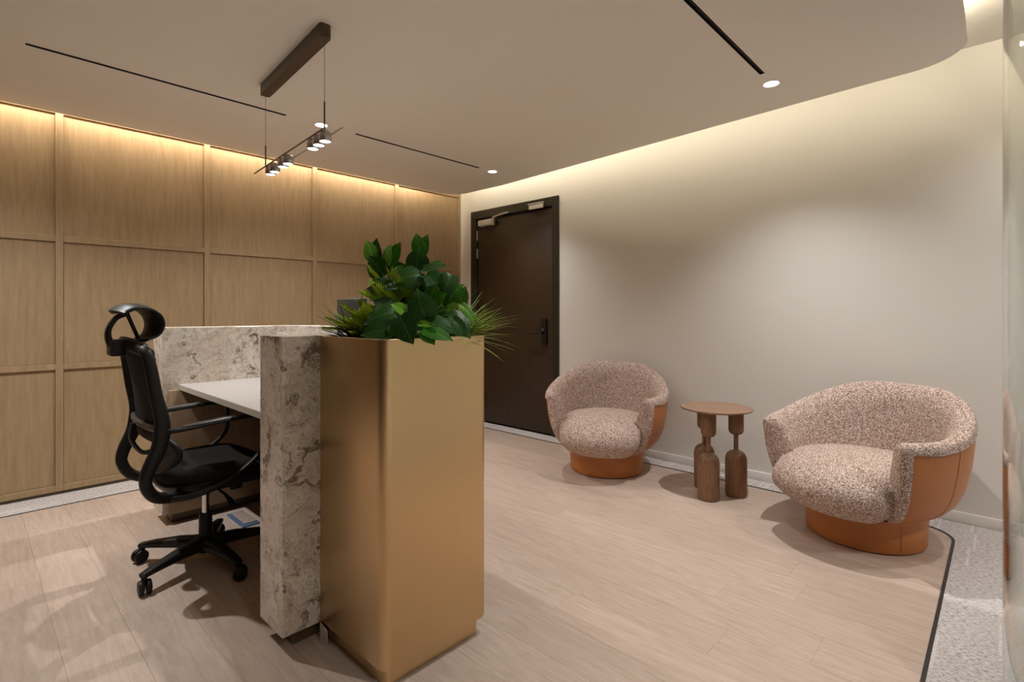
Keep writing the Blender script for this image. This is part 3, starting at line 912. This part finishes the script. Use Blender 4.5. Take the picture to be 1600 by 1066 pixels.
    bm_obj('seat', bm, M['boucle'], t, smooth=True, angle=80)
    base = lathe('base', [(0.235, 0.003), (0.252, 0.006), (0.256, 0.016), (0.258, 0.09), (0.260, 0.135), (0.268, 0.161)], M['leather'], t, 56)
    lathe('foot_ring', [(0.240, 0.0), (0.246, 0.001), (0.246, 0.006), (0.240, 0.007)], M['gasket'], t, 48)
    for ph in (radians(-68), radians(64), radians(180)):
        for off in (-0.010, 0.010):
            sweep('seam', [((0.2568 + dz * 0.045) * cos(ph + off), (0.2568 + dz * 0.045) * sin(ph + off), dz) for dz in (0.018, 0.06, 0.11, 0.150)], 0.0014, 0.0006, M['thread'], base, side=(-sin(ph), cos(ph), 0), seg=6)
    return t


def copy_tree(o, parent=None):
    c = o.copy(); COL.objects.link(c); c.parent = parent
    for ch in list(o.children): copy_tree(ch, c)
    return c


ac1 = make_armchair('brown boucle tub armchair with tan leather shell, beside the dark door')
ac2 = copy_tree(ac1)
ac2['label'] = 'pinkish boucle tub armchair nearest the glass partition, its tan leather side showing'
ac1.location = (3.180, 2.079, 0.0); ac1.rotation_euler.z = radians(203)
ac2.location = (3.141, 0.518, 0.0); ac2.rotation_euler.z = radians(160)

# ================================================================== SIDE TABLE
st = thing('side_table', 'round walnut side table on three bottle-shaped legs, between the armchairs', 'side table', (3.196, 1.293, 0))
lathe('table_top', [(0.02, 0.524), (0.198, 0.524), (0.206, 0.5265), (0.209, 0.531), (0.209, 0.535), (0.2075, 0.537), (0.02, 0.537)], M['walnut_top'], st, 72)
leg_prof = [(0.059, 0.0005), (0.0625, 0.004), (0.063, 0.03), (0.063, 0.215), (0.061, 0.235), (0.055, 0.253), (0.045, 0.266), (0.032, 0.274), (0.018, 0.277),
            (0.0135, 0.278), (0.0135, 0.372), (0.018, 0.374), (0.030, 0.378), (0.039, 0.387), (0.0435, 0.400), (0.044, 0.42), (0.044, 0.5235)]
for x, y in ((3.076, 1.291), (3.252, 1.193), (3.266, 1.398)):
    o = lathe('leg', leg_prof, M['walnut'], st, 36, angle=50)
    o.location = (x - 3.196, y - 1.293, 0)

# ================================================================== OFFICE CHAIR
oc = thing('office_chair', 'black mesh office chair with headrest, pushed up to the white worktop', 'office chair', (0.745, 2.61, 0), radians(0))
K = M['black_plastic']
# five-star base
angs5 = [radians(a) for a in (206, 134, 62, 350, 278)]
base = lathe('hub', [(0.036, 0.052), (0.042, 0.060), (0.040, 0.105), (0.030, 0.118), (0.026, 0.120)], K, oc, 32)
for a in angs5:
    d = Vector((cos(a), sin(a), 0)); s = Vector((-sin(a), cos(a), 0))
    lg = sweep('leg', [d * 0.015 + Vector((0, 0, 0.088)), d * 0.12 + Vector((0, 0, 0.090)), d * 0.23 + Vector((0, 0, 0.082)), d * 0.292 + Vector((0, 0, 0.074))],
               [0.034, 0.028, 0.022, 0.017], [0.028, 0.022, 0.015, 0.010], K, oc, side=tuple(s), seg=12, power=0.55)
    c = d * 0.283
    bm = bmesh.new()
    w = Vector((cos(a + 1.1), sin(a + 1.1), 0)); ax = Vector((-sin(a + 1.1), cos(a + 1.1), 0))
    for q in (-1, 1):
        m4 = Matrix.Translation(c + w * 0.010 + ax * (0.013 * q) + Vector((0, 0, 0.0295))) @ Matrix((w, Vector((0, 0, 1)), ax)).transposed().to_4x4()
        b2 = bmesh.new(); add_lathe(b2, [(0.004, -0.009), (0.022, -0.0095), (0.0265, -0.0085), (0.0285, -0.005), (0.0285, 0.005), (0.0265, 0.0085), (0.022, 0.0095), (0.004, 0.009)], 24)
        bmesh.ops.transform(b2, matrix=m4, verts=b2.verts)
        me = bpy.data.meshes.new('tmp'); b2.to_mesh(me); b2.free(); bm.from_mesh(me); bpy.data.meshes.remove(me)
    add_sweep(bm, [c + Vector((0, 0, 0.070)), c + Vector((0, 0, 0.032))], 0.011, 0.009, side=(1, 0, 0), seg=10)
    bm_obj('caster', bm, K, oc, smooth=True, angle=40)
lathe('gas_lift', [(0.0265, 0.115), (0.0275, 0.120), (0.0265, 0.215), (0.024, 0.220)], K, oc, 28)
lathe('piston', [(0.0140, 0.215), (0.0140, 0.335)], M['chrome'], oc, 20)
mech = box('mechanism', -0.085, 0.125, -0.060, 0.060, 0.325, 0.372, K, oc, bev=0.012)
sweep('lever', [(0.03, -0.05, 0.335), (0.045, -0.11, 0.318), (0.05, -0.16, 0.305), (0.05, -0.19, 0.292)], [0.006, 0.006, 0.012, 0.013], 0.005, K, mech, side=(1, 0, 0), seg=8)
sweep('lever', [(0.00, 0.05, 0.335), (0.00, 0.12, 0.325), (0.0, 0.18, 0.315)], [0.006, 0.010], 0.005, K, mech, side=(1, 0, 0), seg=8)
box('tilt_knob', 0.09, 0.15, -0.03, 0.03, 0.300, 0.345, K, mech, bev=0.012)
# seat pan and cushion
def seat_outline(s=1.0, n=40):
    pts = []
    for k in range(n):
        q = 2 * pi * k / n; c, sn = cos(q), sin(q)
        e = 0.55 if c > 0 else 0.75
        pts.append((0.045 + 0.235 * s * math.copysign(abs(c) ** e, c), (0.245 if c > -0.2 else 0.235) * s * math.copysign(abs(sn) ** 0.62, sn)))
    return pts
def seat_mesh(levels):
    bm = bmesh.new(); rows = []
    for s, z, drop in levels:
        rows.append([bm.verts.new((x, y, z - drop * sstep(0.12, 0.29, x) + 0.022 * (abs(y) / 0.24) ** 2)) for x, y in seat_outline(s)])
    n = len(rows[0])
    for a, c in zip(rows, rows[1:]):
        for k in range(n): bm.faces.new((a[k], a[(k + 1) % n], c[(k + 1) % n], c[k]))
    bm.faces.new(rows[0][::-1]); bm.faces.new(rows[-1])
    return bm
bm_obj('seat_shell', seat_mesh([(0.55, 0.352, 0), (0.90, 0.365, 0.01), (1.0, 0.385, 0.015), (1.015, 0.398, 0.02), (0.99, 0.402, 0.02)]), K, oc, smooth=True, angle=60)
bm_obj('seat', seat_mesh([(0.96, 0.398, 0.02), (0.985, 0.415, 0.024), (0.98, 0.435, 0.03), (0.93, 0.452, 0.036), (0.80, 0.460, 0.036), (0.5, 0.456, 0.03), (0.2, 0.452, 0.03)]), M['fabric'], oc, smooth=True, angle=80)

# back: two uprights that run down, swing back and return under the seat
def upright(q):
    return catmull([(-0.272, 0.150 * q, 0.990), (-0.262, 0.195 * q, 0.965), (-0.250, 0.213 * q, 0.900), (-0.235, 0.217 * q, 0.800), (-0.215, 0.220 * q, 0.690),
                    (-0.225, 0.224 * q, 0.600), (-0.262, 0.226 * q, 0.510), (-0.268, 0.222 * q, 0.455), (-0.235, 0.208 * q, 0.400), (-0.165, 0.180 * q, 0.375), (-0.10, 0.150 * q, 0.365)], 5)
for q in (1, -1):
    sweep('back_upright', upright(q), [0.016, 0.017, 0.018, 0.019, 0.020, 0.022, 0.022, 0.020, 0.018, 0.018], [0.020, 0.021, 0.022, 0.024, 0.030, 0.026, 0.022, 0.022, 0.022, 0.018], K, oc, side=(0, 1, 0), seg=12, power=0.75)
sweep('top_rail', catmull([(-0.250, 0.205, 0.930), (-0.262, 0.185, 0.968), (-0.290, 0.10, 0.990), (-0.300, 0.0, 0.996), (-0.290, -0.10, 0.990), (-0.262, -0.185, 0.968), (-0.250, -0.205, 0.930)], 6),
      [0.020, 0.026, 0.028, 0.028, 0.028, 0.026, 0.020], 0.011, K, oc, side=lambda f: (0, 0, 1) if 0.15 < f < 0.85 else (0, 0.4, 1), seg=12, power=0.7)
bm = bmesh.new(); rows = []
for i in range(15):
    f = i / 14; z = 0.985 - 0.385 * f; row = []
    for j in range(13):
        y = -0.205 + 0.41 * j / 12; u = 1 - (y / 0.205) ** 2
        x0 = -0.262 + 0.045 * f + 0.0 * u
        row.append(bm.verts.new((x0 - 0.030 * u * (1 - 0.4 * f) + 0.008 * sin(f * pi), y * (1 + 0.04 * f), z)))
    rows.append(row)
for a, c in zip(rows, rows[1:]):
    for k in range(12): bm.faces.new((a[k], a[k + 1], c[k + 1], c[k]))
o = bm_obj('back_mesh', bm, M['mesh'], oc, smooth=True)
md = o.modifiers.new('thick', 'SOLIDIFY'); md.thickness = 0.003
sweep('cross_bar', catmull([(-0.218, 0.222, 0.672), (-0.236, 0.17, 0.664), (-0.246, 0.0, 0.662), (-0.236, -0.17, 0.664), (-0.218, -0.222, 0.672)], 6), 0.014, 0.010, M['grey_plastic'], oc, side=(0, 0, 1), seg=10, power=0.8)
# lumbar pad: an oval cushion carried in a ring
bm = bmesh.new(); rows = []
for i, s in enumerate((0.05, 0.5, 0.85, 1.0, 1.03, 0.98)):
    row = []
    for k in range(32):
        q = 2 * pi * k / 32; y, z = 0.155 * s * cos(q), 0.088 * s * sin(q)
        row.append(bm.verts.new((-0.172 + 0.42 * y * y / 0.155 - (0, 0.002, 0.008, 0.02, 0.032, 0.040)[i], y, 0.535 + z)))
    rows.append(row)
for a, c in zip(rows, rows[1:]):
    for k in range(32): bm.faces.new((a[k], a[(k + 1) % 32], c[(k + 1) % 32], c[k]))
bm.faces.new(rows[0]); bm.faces.new(rows[-1][::-1])
lum = bm_obj('lumbar_pad', bm, K, oc, smooth=True, angle=60)
sweep('lumbar_arm', catmull([(-0.268, 0.0, 0.665), (-0.275, 0.0, 0.60), (-0.240, 0.0, 0.54), (-0.200, 0.0, 0.535)], 5), 0.022, 0.009, K, lum, side=(0, 1, 0), seg=10)
# headrest
hr = []
def hp(f):                                              # C-shaped section, open to the back
    pts = catmull([(-0.345, 0, 1.124), (-0.305, 0, 1.146), (-0.255, 0, 1.142), (-0.222, 0, 1.110), (-0.214, 0, 1.065), (-0.230, 0, 1.022), (-0.268, 0, 1.000)], 4)
    return pts
sec = hp(0); ns = len(sec); bm = bmesh.new(); rows = []
for j in range(17):
    v = -1 + 2 * j / 16; y = 0.112 * v; row_o, row_i = [], []
    edge = (1 - abs(v) ** 4)
    for i, p in enumerate(sec):
        tn = (sec[min(i + 1, ns - 1)] - sec[max(i - 1, 0)]).normalized(); nr = Vector((-tn.z, 0, tn.x))
        th2 = 0.004 + 0.010 * edge * (0.4 + 0.6 * sin(pi * i / (ns - 1)))
        cz2 = 1.075; shr = 1 - 0.16 * abs(v) ** 3
        base_p = Vector((p.x + 0.030 * v * v, y, cz2 + (p.z - cz2) * shr))
        row_o.append(base_p + nr * th2); row_i.append(base_p - nr * th2)
    rows.append([bm.verts.new(p) for p in row_o + row_i[::-1]])
nn = len(rows[0])
for a, c in zip(rows, rows[1:]):
    for k in range(nn): bm.faces.new((a[k], a[(k + 1) % nn], c[(k + 1) % nn], c[k]))
bm.faces.new(rows[0]); bm.faces.new(rows[-1][::-1])
hd = bm_obj('headrest', bm, K, oc, smooth=True, angle=60)
sweep('headrest_bracket', catmull([(-0.318, 0, 0.965), (-0.345, 0, 1.000), (-0.350, 0, 1.050), (-0.325, 0, 1.098), (-0.285, 0, 1.120)], 6), [0.026, 0.024, 0.020, 0.018, 0.020], [0.018, 0.013, 0.010, 0.010, 0.012], K, oc, side=(0, 1, 0), seg=12, power=0.7)
box('bracket_clamp', -0.350, -0.298, -0.045, 0.045, 0.945, 1.012, K, oc, bev=0.010)
for q in (-0.012, 0.012):
    sweep('headrest_strut', [(-0.288 + q * 0.5, q * 2.2, 1.115), (-0.250 + q * 0.5, q * 2.2, 1.012)], 0.006, 0.006, K, hd, side=(0, 1, 0), seg=8)
# armrests: forward from the back, down at the front, then back along the pan
for q in (1, -1):
    pts = catmull([(-0.215, 0.222 * q, 0.655), (-0.165, 0.236 * q, 0.655), (-0.06, 0.238 * q, 0.664), (0.06, 0.236 * q, 0.672), (0.125, 0.232 * q, 0.672), (0.158, 0.230 * q, 0.650),
                   (0.163, 0.230 * q, 0.600), (0.160, 0.232 * q, 0.540), (0.135, 0.240 * q, 0.495), (0.06, 0.246 * q, 0.440), (-0.04, 0.246 * q, 0.398), (-0.13, 0.228 * q, 0.378), (-0.19, 0.19 * q, 0.374)], 5)
    sweep('armrest', pts, [0.016, 0.020, 0.022, 0.021, 0.018, 0.016, 0.016, 0.016, 0.013, 0.010, 0.010, 0.012], [0.012, 0.009, 0.008, 0.008, 0.009, 0.010, 0.009, 0.009, 0.010, 0.012, 0.012, 0.012],
          K, oc, side=lambda f: (0, 1, 0), seg=12, power=0.7)
    sweep('arm_pad', catmull([(-0.15, 0.237 * q, 0.6655), (-0.06, 0.238 * q, 0.6735), (0.04, 0.236 * q, 0.6805)], 5), [0.012, 0.020, 0.020, 0.018], 0.004, M['grey_plastic'], oc, side=(0, 1, 0), seg=10, power=0.6)

# ================================================================== PENDANT LAMP
pe = thing('pendant_lamp', 'long dark pendant lamp with seven small lit heads on two rods, over the desk', 'pendant lamp', (1.06, 2.44, ZC), radians(-4.3))
Lc = Matrix.Translation((-1.06, -2.44, -ZC))
bm = bmesh.new()
add_prism(bm, round_poly([(-0.024, -0.40), (0.024, -0.40), (0.024, 0.40), (-0.024, 0.40)], [0.012] * 4, 4), -0.056, 0.0)
bm_obj('canopy', bm, M['canopy_metal'], pe, smooth=True, angle=30)
ZR = 1.885 - ZC
for y in (-0.384, 0.384):
    sweep('wire', [(0, y, -0.056), (0, y, ZR + 0.10)], 0.0012, 0.0012, M['smoke'], pe, seg=8)
    sweep('wire_sleeve', [(0, y, ZR + 0.115), (0, y, ZR)], 0.0032, 0.0032, M['canopy_metal'], pe, seg=10)
sweep('rod', [(-0.008, -0.385, ZR), (-0.008, 0.552, ZR)], 0.0038, 0.0038, M['smoke'], pe, side=(1, 0, 0), seg=10)
sweep('rod', [(0.042, -0.470, ZR - 0.004), (0.042, 0.15, ZR - 0.004)], 0.0035, 0.0035, M['chrome'], pe, side=(1, 0, 0), seg=10)
HEADS = [(0.014, 0.350), (0.014, 0.284), (0.014, 0.160), (0.014, 0.090), (0.014, -0.223), (0.014, -0.289), (0.014, -0.357)]
for hx, hy in HEADS:
    h = lathe('lamp_head', [(0.008, 0.016), (0.017, 0.013), (0.0235, 0.004), (0.0265, -0.010), (0.0255, -0.024), (0.0225, -0.032), (0.0215, -0.029)], M['lamp_metal'], pe, 28)
    h.location = (hx, hy, ZR - 0.010)
    bm = bmesh.new(); bmesh.ops.create_circle(bm, cap_ends=True, segments=24, radius=0.0212)
    bm_obj('lens', bm, M['lamp_white'], h, loc=(0, 0, -0.0305))
    c4 = pe.location + Matrix.Rotation(radians(-4.3), 3, 'Z') @ Vector((hx, hy, ZR - 0.048))
    spot_light('lamp_beam', c4, 3.2, NEUT, 120, 0.7, 0.012)
    sweep('arm', [(-0.006, hy, ZR), (hx, hy, ZR + 0.002), (0.042, hy, ZR - 0.004)], 0.003, 0.003, M['smoke'], pe, seg=8) if hy < 0.15 else None

# ================================================================== PLANTS IN THE PLANTER
LEAVES = [
((1.086, 1.47, 1.328), (1.058, 1.456, 1.391), 0.05, 1),
((1.104, 1.481, 1.328), (1.096, 1.446, 1.391), 0.043, 1),
((1.055, 1.445, 1.264), (1.037, 1.42, 1.336), 0.077, 0),
((1.006, 1.642, 1.313), (0.975, 1.631, 1.377), 0.052, 2),
((1.029, 1.647, 1.315), (1.005, 1.628, 1.385), 0.047, 0),
((1.014, 1.575, 1.293), (1.003, 1.544, 1.358), 0.061, 2),
((1.025, 1.564, 1.292), (1.032, 1.513, 1.365), 0.051, 1),
((1.025, 1.593, 1.252), (0.968, 1.609, 1.316), 0.073, 0),
((0.991, 1.484, 1.217), (0.923, 1.511, 1.23), 0.031, 0),
((0.983, 1.463, 1.21), (0.918, 1.488, 1.21), 0.033, 0),
((1.01, 1.522, 1.188), (0.931, 1.561, 1.207), 0.06, 0),
((1.052, 1.419, 1.25), (0.961, 1.471, 1.227), 0.071, 0),
((1.045, 1.397, 1.267), (1.08, 1.317, 1.277), 0.048, 0),
((1.075, 1.424, 1.251), (1.09, 1.365, 1.201), 0.067, 0),
((1.096, 1.314, 1.247), (1.057, 1.312, 1.174), 0.057, 0),
((1.034, 1.351, 1.152), (1.028, 1.314, 1.21), 0.069, 1),
((1.045, 1.34, 1.152), (1.049, 1.291, 1.183), 0.049, 1),
((1.083, 1.329, 1.14), (1.094, 1.273, 1.216), 0.07, 1),
((1.138, 1.329, 1.14), (1.136, 1.288, 1.207), 0.051, 1),
((1.025, 1.535, 1.162), (1.031, 1.485, 1.218), 0.079, 0),
((0.945, 1.416, 1.125), (0.858, 1.464, 1.094), 0.073, 0),
((0.977, 1.469, 1.13), (0.914, 1.492, 1.162), 0.055, 0),
((0.944, 1.359, 1.125), (0.9, 1.361, 1.148), 0.036, 2),
((0.977, 1.295, 1.099), (0.939, 1.292, 1.187), 0.082, 0),
((0.865, 1.268, 1.109), (0.872, 1.216, 1.031), 0.068, 0),
((0.95, 1.294, 1.087), (0.961, 1.239, 1.082), 0.022, 2),
((0.966, 1.307, 1.094), (1.018, 1.208, 1.072), 0.066, 0),
((0.96, 1.284, 1.071), (1.004, 1.194, 1.04), 0.049, 1),
((0.963, 1.28, 1.067), (0.964, 1.236, 1.028), 0.051, 1),
((1.064, 1.29, 1.113), (1.095, 1.214, 1.052), 0.075, 0),
((1.092, 1.26, 1.147), (1.109, 1.2, 1.083), 0.03, 2),
((0.908, 1.368, 1.071), (0.821, 1.416, 1.055), 0.056, 0),
((0.88, 1.368, 1.055), (0.884, 1.32, 1.088), 0.028, 1),
((1.048, 1.278, 1.132), (1.055, 1.228, 1.15), 0.026, 2),
((1.081, 1.563, 1.204), (1.101, 1.498, 1.23), 0.065, 0),
((1.092, 1.522, 1.182), (1.03, 1.544, 1.197), 0.065, 0),
((1.146, 1.523, 1.194), (1.169, 1.456, 1.204), 0.066, 0),
((1.029, 1.618, 1.177), (0.983, 1.623, 1.165), 0.049, 0),
((1.114, 1.412, 1.112), (1.13, 1.351, 1.133), 0.063, 0),
((1.009, 1.406, 1.132), (0.964, 1.41, 1.093), 0.06, 0),
((1.116, 1.613, 1.263), (1.076, 1.612, 1.305), 0.062, 0),
((1.19, 1.535, 1.224), (1.202, 1.479, 1.261), 0.062, 0),
((1.155, 1.572, 1.213), (1.122, 1.564, 1.278), 0.068, 0),
((0.97, 1.506, 1.102), (0.925, 1.509, 1.062), 0.056, 0),
((1.021, 1.423, 1.112), (1.051, 1.348, 1.093), 0.06, 0),
((1.055, 1.59, 1.259), (1.064, 1.537, 1.289), 0.033, 2),
((1.17, 1.527, 1.278), (1.182, 1.472, 1.309), 0.033, 2),
((1.207, 1.459, 1.205), (1.206, 1.417, 1.236), 0.033, 2),
]


def leaf_mesh(name, mat, fold=0.18, curl=0.16, tipdrop=0.0):
    """heart-shaped leaf, base at origin, tip at +X (length 1, width 1), with a folded midrib"""
    outl = [(0.0, 0.02), (-0.05, 0.24), (0.02, 0.42), (0.17, 0.51), (0.36, 0.52), (0.56, 0.45), (0.74, 0.31), (0.88, 0.13), (1.0, 0.0)]
    bm = bmesh.new(); mid, L1, L2, R1, R2 = [], [], [], [], []
    for i, (x, w) in enumerate(outl):
        mx = i / (len(outl) - 1)
        z = -curl * (mx - 0.35) ** 2 * 1.6
        mid.append(bm.verts.new((mx, 0, z)))
        for lst, f, s in ((L1, 0.55, 1), (L2, 1.0, 1), (R1, 0.55, -1), (R2, 1.0, -1)):
            xx = mx + (x - mx) * f; ww = w * f
            lst.append(bm.verts.new((xx, ww * s, z + fold * ww - 0.30 * ww * ww * f + 0.012 * sin(7 * mx + s))))
    for a, c, flip in ((mid, L1, 0), (L1, L2, 0), (mid, R1, 1), (R1, R2, 1)):
        for k in range(len(outl) - 1):
            q = (a[k], a[k + 1], c[k + 1], c[k])
            try: bm.faces.new(q[::-1] if flip else q)
            except ValueError: pass
    bmesh.ops.remove_doubles(bm, verts=bm.verts, dist=0.002)
    me = bpy.data.meshes.new(name); bm.to_mesh(me); bm.free()
    me.polygons.foreach_set('use_smooth', [True] * len(me.polygons)); me.materials.append(mat)
    return me


lm = [[leaf_mesh('leaf', M[k], fo, cu) for fo, cu in ((0.18, 0.16), (0.34, 0.30), (0.06, 0.42))] for k in ('leaf_dark', 'leaf_mid', 'leaf_bright')]
PC = Vector((1.045, 1.505, 1.03))
plant = thing('leafy_plant', 'glossy large-leaved green plant in the middle of the brass planter', 'plant', (1.045, 1.505, 1.028))
prg = random.Random(11)


def place(me, base, tip, width, parent, up, name='leaf'):
    base = Vector(base); tip = Vector(tip); d = tip - base; ln = d.length; x = d.normalized()
    z = (up - x * up.dot(x)).normalized(); y = z.cross(x)
    o = bpy.data.objects.new(name, me); COL.objects.link(o); o.parent = parent
    rot = Matrix((x, y, z)).transposed()
    o.matrix_local = Matrix.Translation(base - parent.location) @ rot.to_4x4() @ Matrix.Diagonal((ln, width, (ln + width) / 2, 1))
    return o


view = Vector((-0.725, -0.688, 0.0))
stem_bm = bmesh.new()
leafpts = []
for i, (bp, tp, w, tone) in enumerate(LEAVES):
    up = view + Vector((prg.uniform(-.35, .35), prg.uniform(-.35, .35), prg.uniform(0.25, 0.75)))
    place(lm[tone][i % 3], bp, tp, w * (1.12 if tone == 0 else 1.0), plant, up); leafpts.append(Vector(bp))
# leaves turned away from the camera fill out the back of the plant
for i in range(46):
    a = prg.uniform(0, 2 * pi); el = prg.uniform(0.05, 1.3)
    d = Vector((cos(a) * cos(el), sin(a) * cos(el), sin(el)))
    if d.dot(Vector((-0.725, -0.688, 0))) > 0.35: d = -d; d.z = abs(d.z)
    bp = PC + Vector((d.x * 0.085, d.y * 0.085, 0.03 + d.z * 0.155)); ln = prg.uniform(0.055, 0.085)
    tp = bp + (d + Vector((prg.uniform(-.5, .5), prg.uniform(-.5, .5), prg.uniform(-.5, .3)))).normalized() * ln
    place(lm[prg.choice((0, 0, 1))][i % 3], bp, tp, ln * prg.uniform(0.8, 1.0), plant, d + Vector((0, 0, 0.5))); leafpts.append(bp)
for p in leafpts:
    q = PC + Vector((prg.uniform(-.05, .05), prg.uniform(-.05, .05), -0.005)) - plant.location
    e = p - plant.location; mid = q * 0.5 + e * 0.5 + Vector((0, 0, 0.02)); mid.xy *= 0.85
    add_sweep(stem_bm, catmull([q, mid, e], 4), [0.0022, 0.0014], [0.0022, 0.0014], side=(1, 0, 0.1), seg=5)
o = bm_obj('stems', stem_bm, M['stem'], plant, smooth=True); o['kind'] = 'stuff'


def blade_mesh(w, bend, mat, n=7):
    """grass blade along +X of length 1, curving down in -Z"""
    bm = bmesh.new(); rows = []
    for i in range(n + 1):
        f = i / n; ww = w * (1 - f ** 2.2) * (0.5 + 0.5 * min(1, f * 5)) + 0.0004
        x = f; z = -bend * f * f
        rows.append([bm.verts.new((x, -ww, z + 0.12 * ww)), bm.verts.new((x, 0, z - 0.25 * ww)), bm.verts.new((x, ww, z + 0.12 * ww))])
    for a, c in zip(rows, rows[1:]):
        for k in range(2): bm.faces.new((a[k], a[k + 1], c[k + 1], c[k]))
    me = bpy.data.meshes.new('blade'); bm.to_mesh(me); bm.free()
    me.polygons.foreach_set('use_smooth', [True] * len(me.polygons)); me.materials.append(mat); return me


def grass(label, base, n, dirs, lens, meshes, seed, spread):
    g = thing('grass_tuft', label, 'plant', base, 0, 'grass tufts in the planter'); r = random.Random(seed)
    for i in range(n):
        d = Vector(dirs(r)).normalized(); ln = r.uniform(*lens)
        b0 = Vector(base) + Vector((r.uniform(-spread, spread), r.uniform(-spread, spread), 0))
        place(meshes[i % len(meshes)], b0, b0 + d * ln, ln, g, Vector((-d.x * d.z, -d.y * d.z, 1)), 'blade')
    return g


thin = [blade_mesh(0.020, b_, M['grass_green']) for b_ in (0.10, 0.25, 0.42)]
wide = [blade_mesh(0.030, b_, M['grass_dark']) for b_ in (0.02, 0.10, 0.22)] + [blade_mesh(0.012, 0.3, M['grass_green'])]
grass('spiky light green grass tuft at the door side of the planter', (1.190, 1.400, 1.025), 150,
      lambda r: (0.55 + r.uniform(-1.0, 0.9), -0.55 + r.uniform(-0.8, 1.0), r.uniform(0.10, 1.5)), (0.12, 0.23), thin, 5, 0.03)
grass('dark green grass tuft at the counter side of the planter', (0.925, 1.625, 1.025), 60,
      lambda r: (-0.35 + r.uniform(-0.8, 0.5), 0.5 + r.uniform(-0.8, 0.9), r.uniform(0.22, 1.2)), (0.09, 0.195), wide, 6, 0.02)

# feathery fern: fronds of many tiny leaflets
def frond_mesh(n=22):
    bm = bmesh.new()
    for i in range(n):
        f = i / n; z = -0.35 * f * f; w = 0.26 * (1 - f) ** 0.7 + 0.03
        for s in (-1, 1):
            tx = f + 0.16; p0 = (f, 0, z); p1 = (f + 0.03, s * w * 0.5, z + 0.035); p2 = (tx, s * w, z - 0.02); p3 = (f + 0.10, s * w * 0.45, z - 0.005)
            bm.faces.new([bm.verts.new(p) for p in (p0, p1, p2, p3)])
    for i in range(n):
        f = i / n; g = (i + 1) / n
        bm.faces.new([bm.verts.new(p) for p in ((f, -0.008, -0.35 * f * f), (g, -0.008, -0.35 * g * g), (g, 0.008, -0.35 * g * g), (f, 0.008, -0.35 * f * f))])
    me = bpy.data.meshes.new('frond'); bm.to_mesh(me); bm.free(); me.materials.append(M['fern_green']); return me


fm = frond_mesh()
def fern(label, base, n, dirs, lens, seed):
    g = thing('fern', label, 'plant', base, 0, 'feathery ferns in the planter'); r = random.Random(seed)
    for i in range(n):
        d = Vector(dirs(r)).normalized(); ln = r.uniform(*lens)
        b0 = Vector(base) + Vector((r.uniform(-.02, .02), r.uniform(-.02, .02), r.uniform(0, 0.01)))
        place(fm, b0, b0 + d * ln, ln, g, Vector((-d.x * d.z + r.uniform(-.3, .3), -d.y * d.z + r.uniform(-.3, .3), 1)), 'frond')
fern('yellow-green feathery fern between the dark grass and the big leaves', (0.935, 1.560, 1.025), 60, lambda r: (r.uniform(-1, 0.6), r.uniform(-0.8, 1), r.uniform(0.5, 1.8)), (0.08, 0.15), 8)
fern('taller feathery fern showing above and behind the big leaves', (1.075, 1.540, 1.050), 40, lambda r: (r.uniform(-0.9, 0.9), r.uniform(-0.7, 0.9), r.uniform(1.0, 2.2)), (0.13, 0.24), 9)
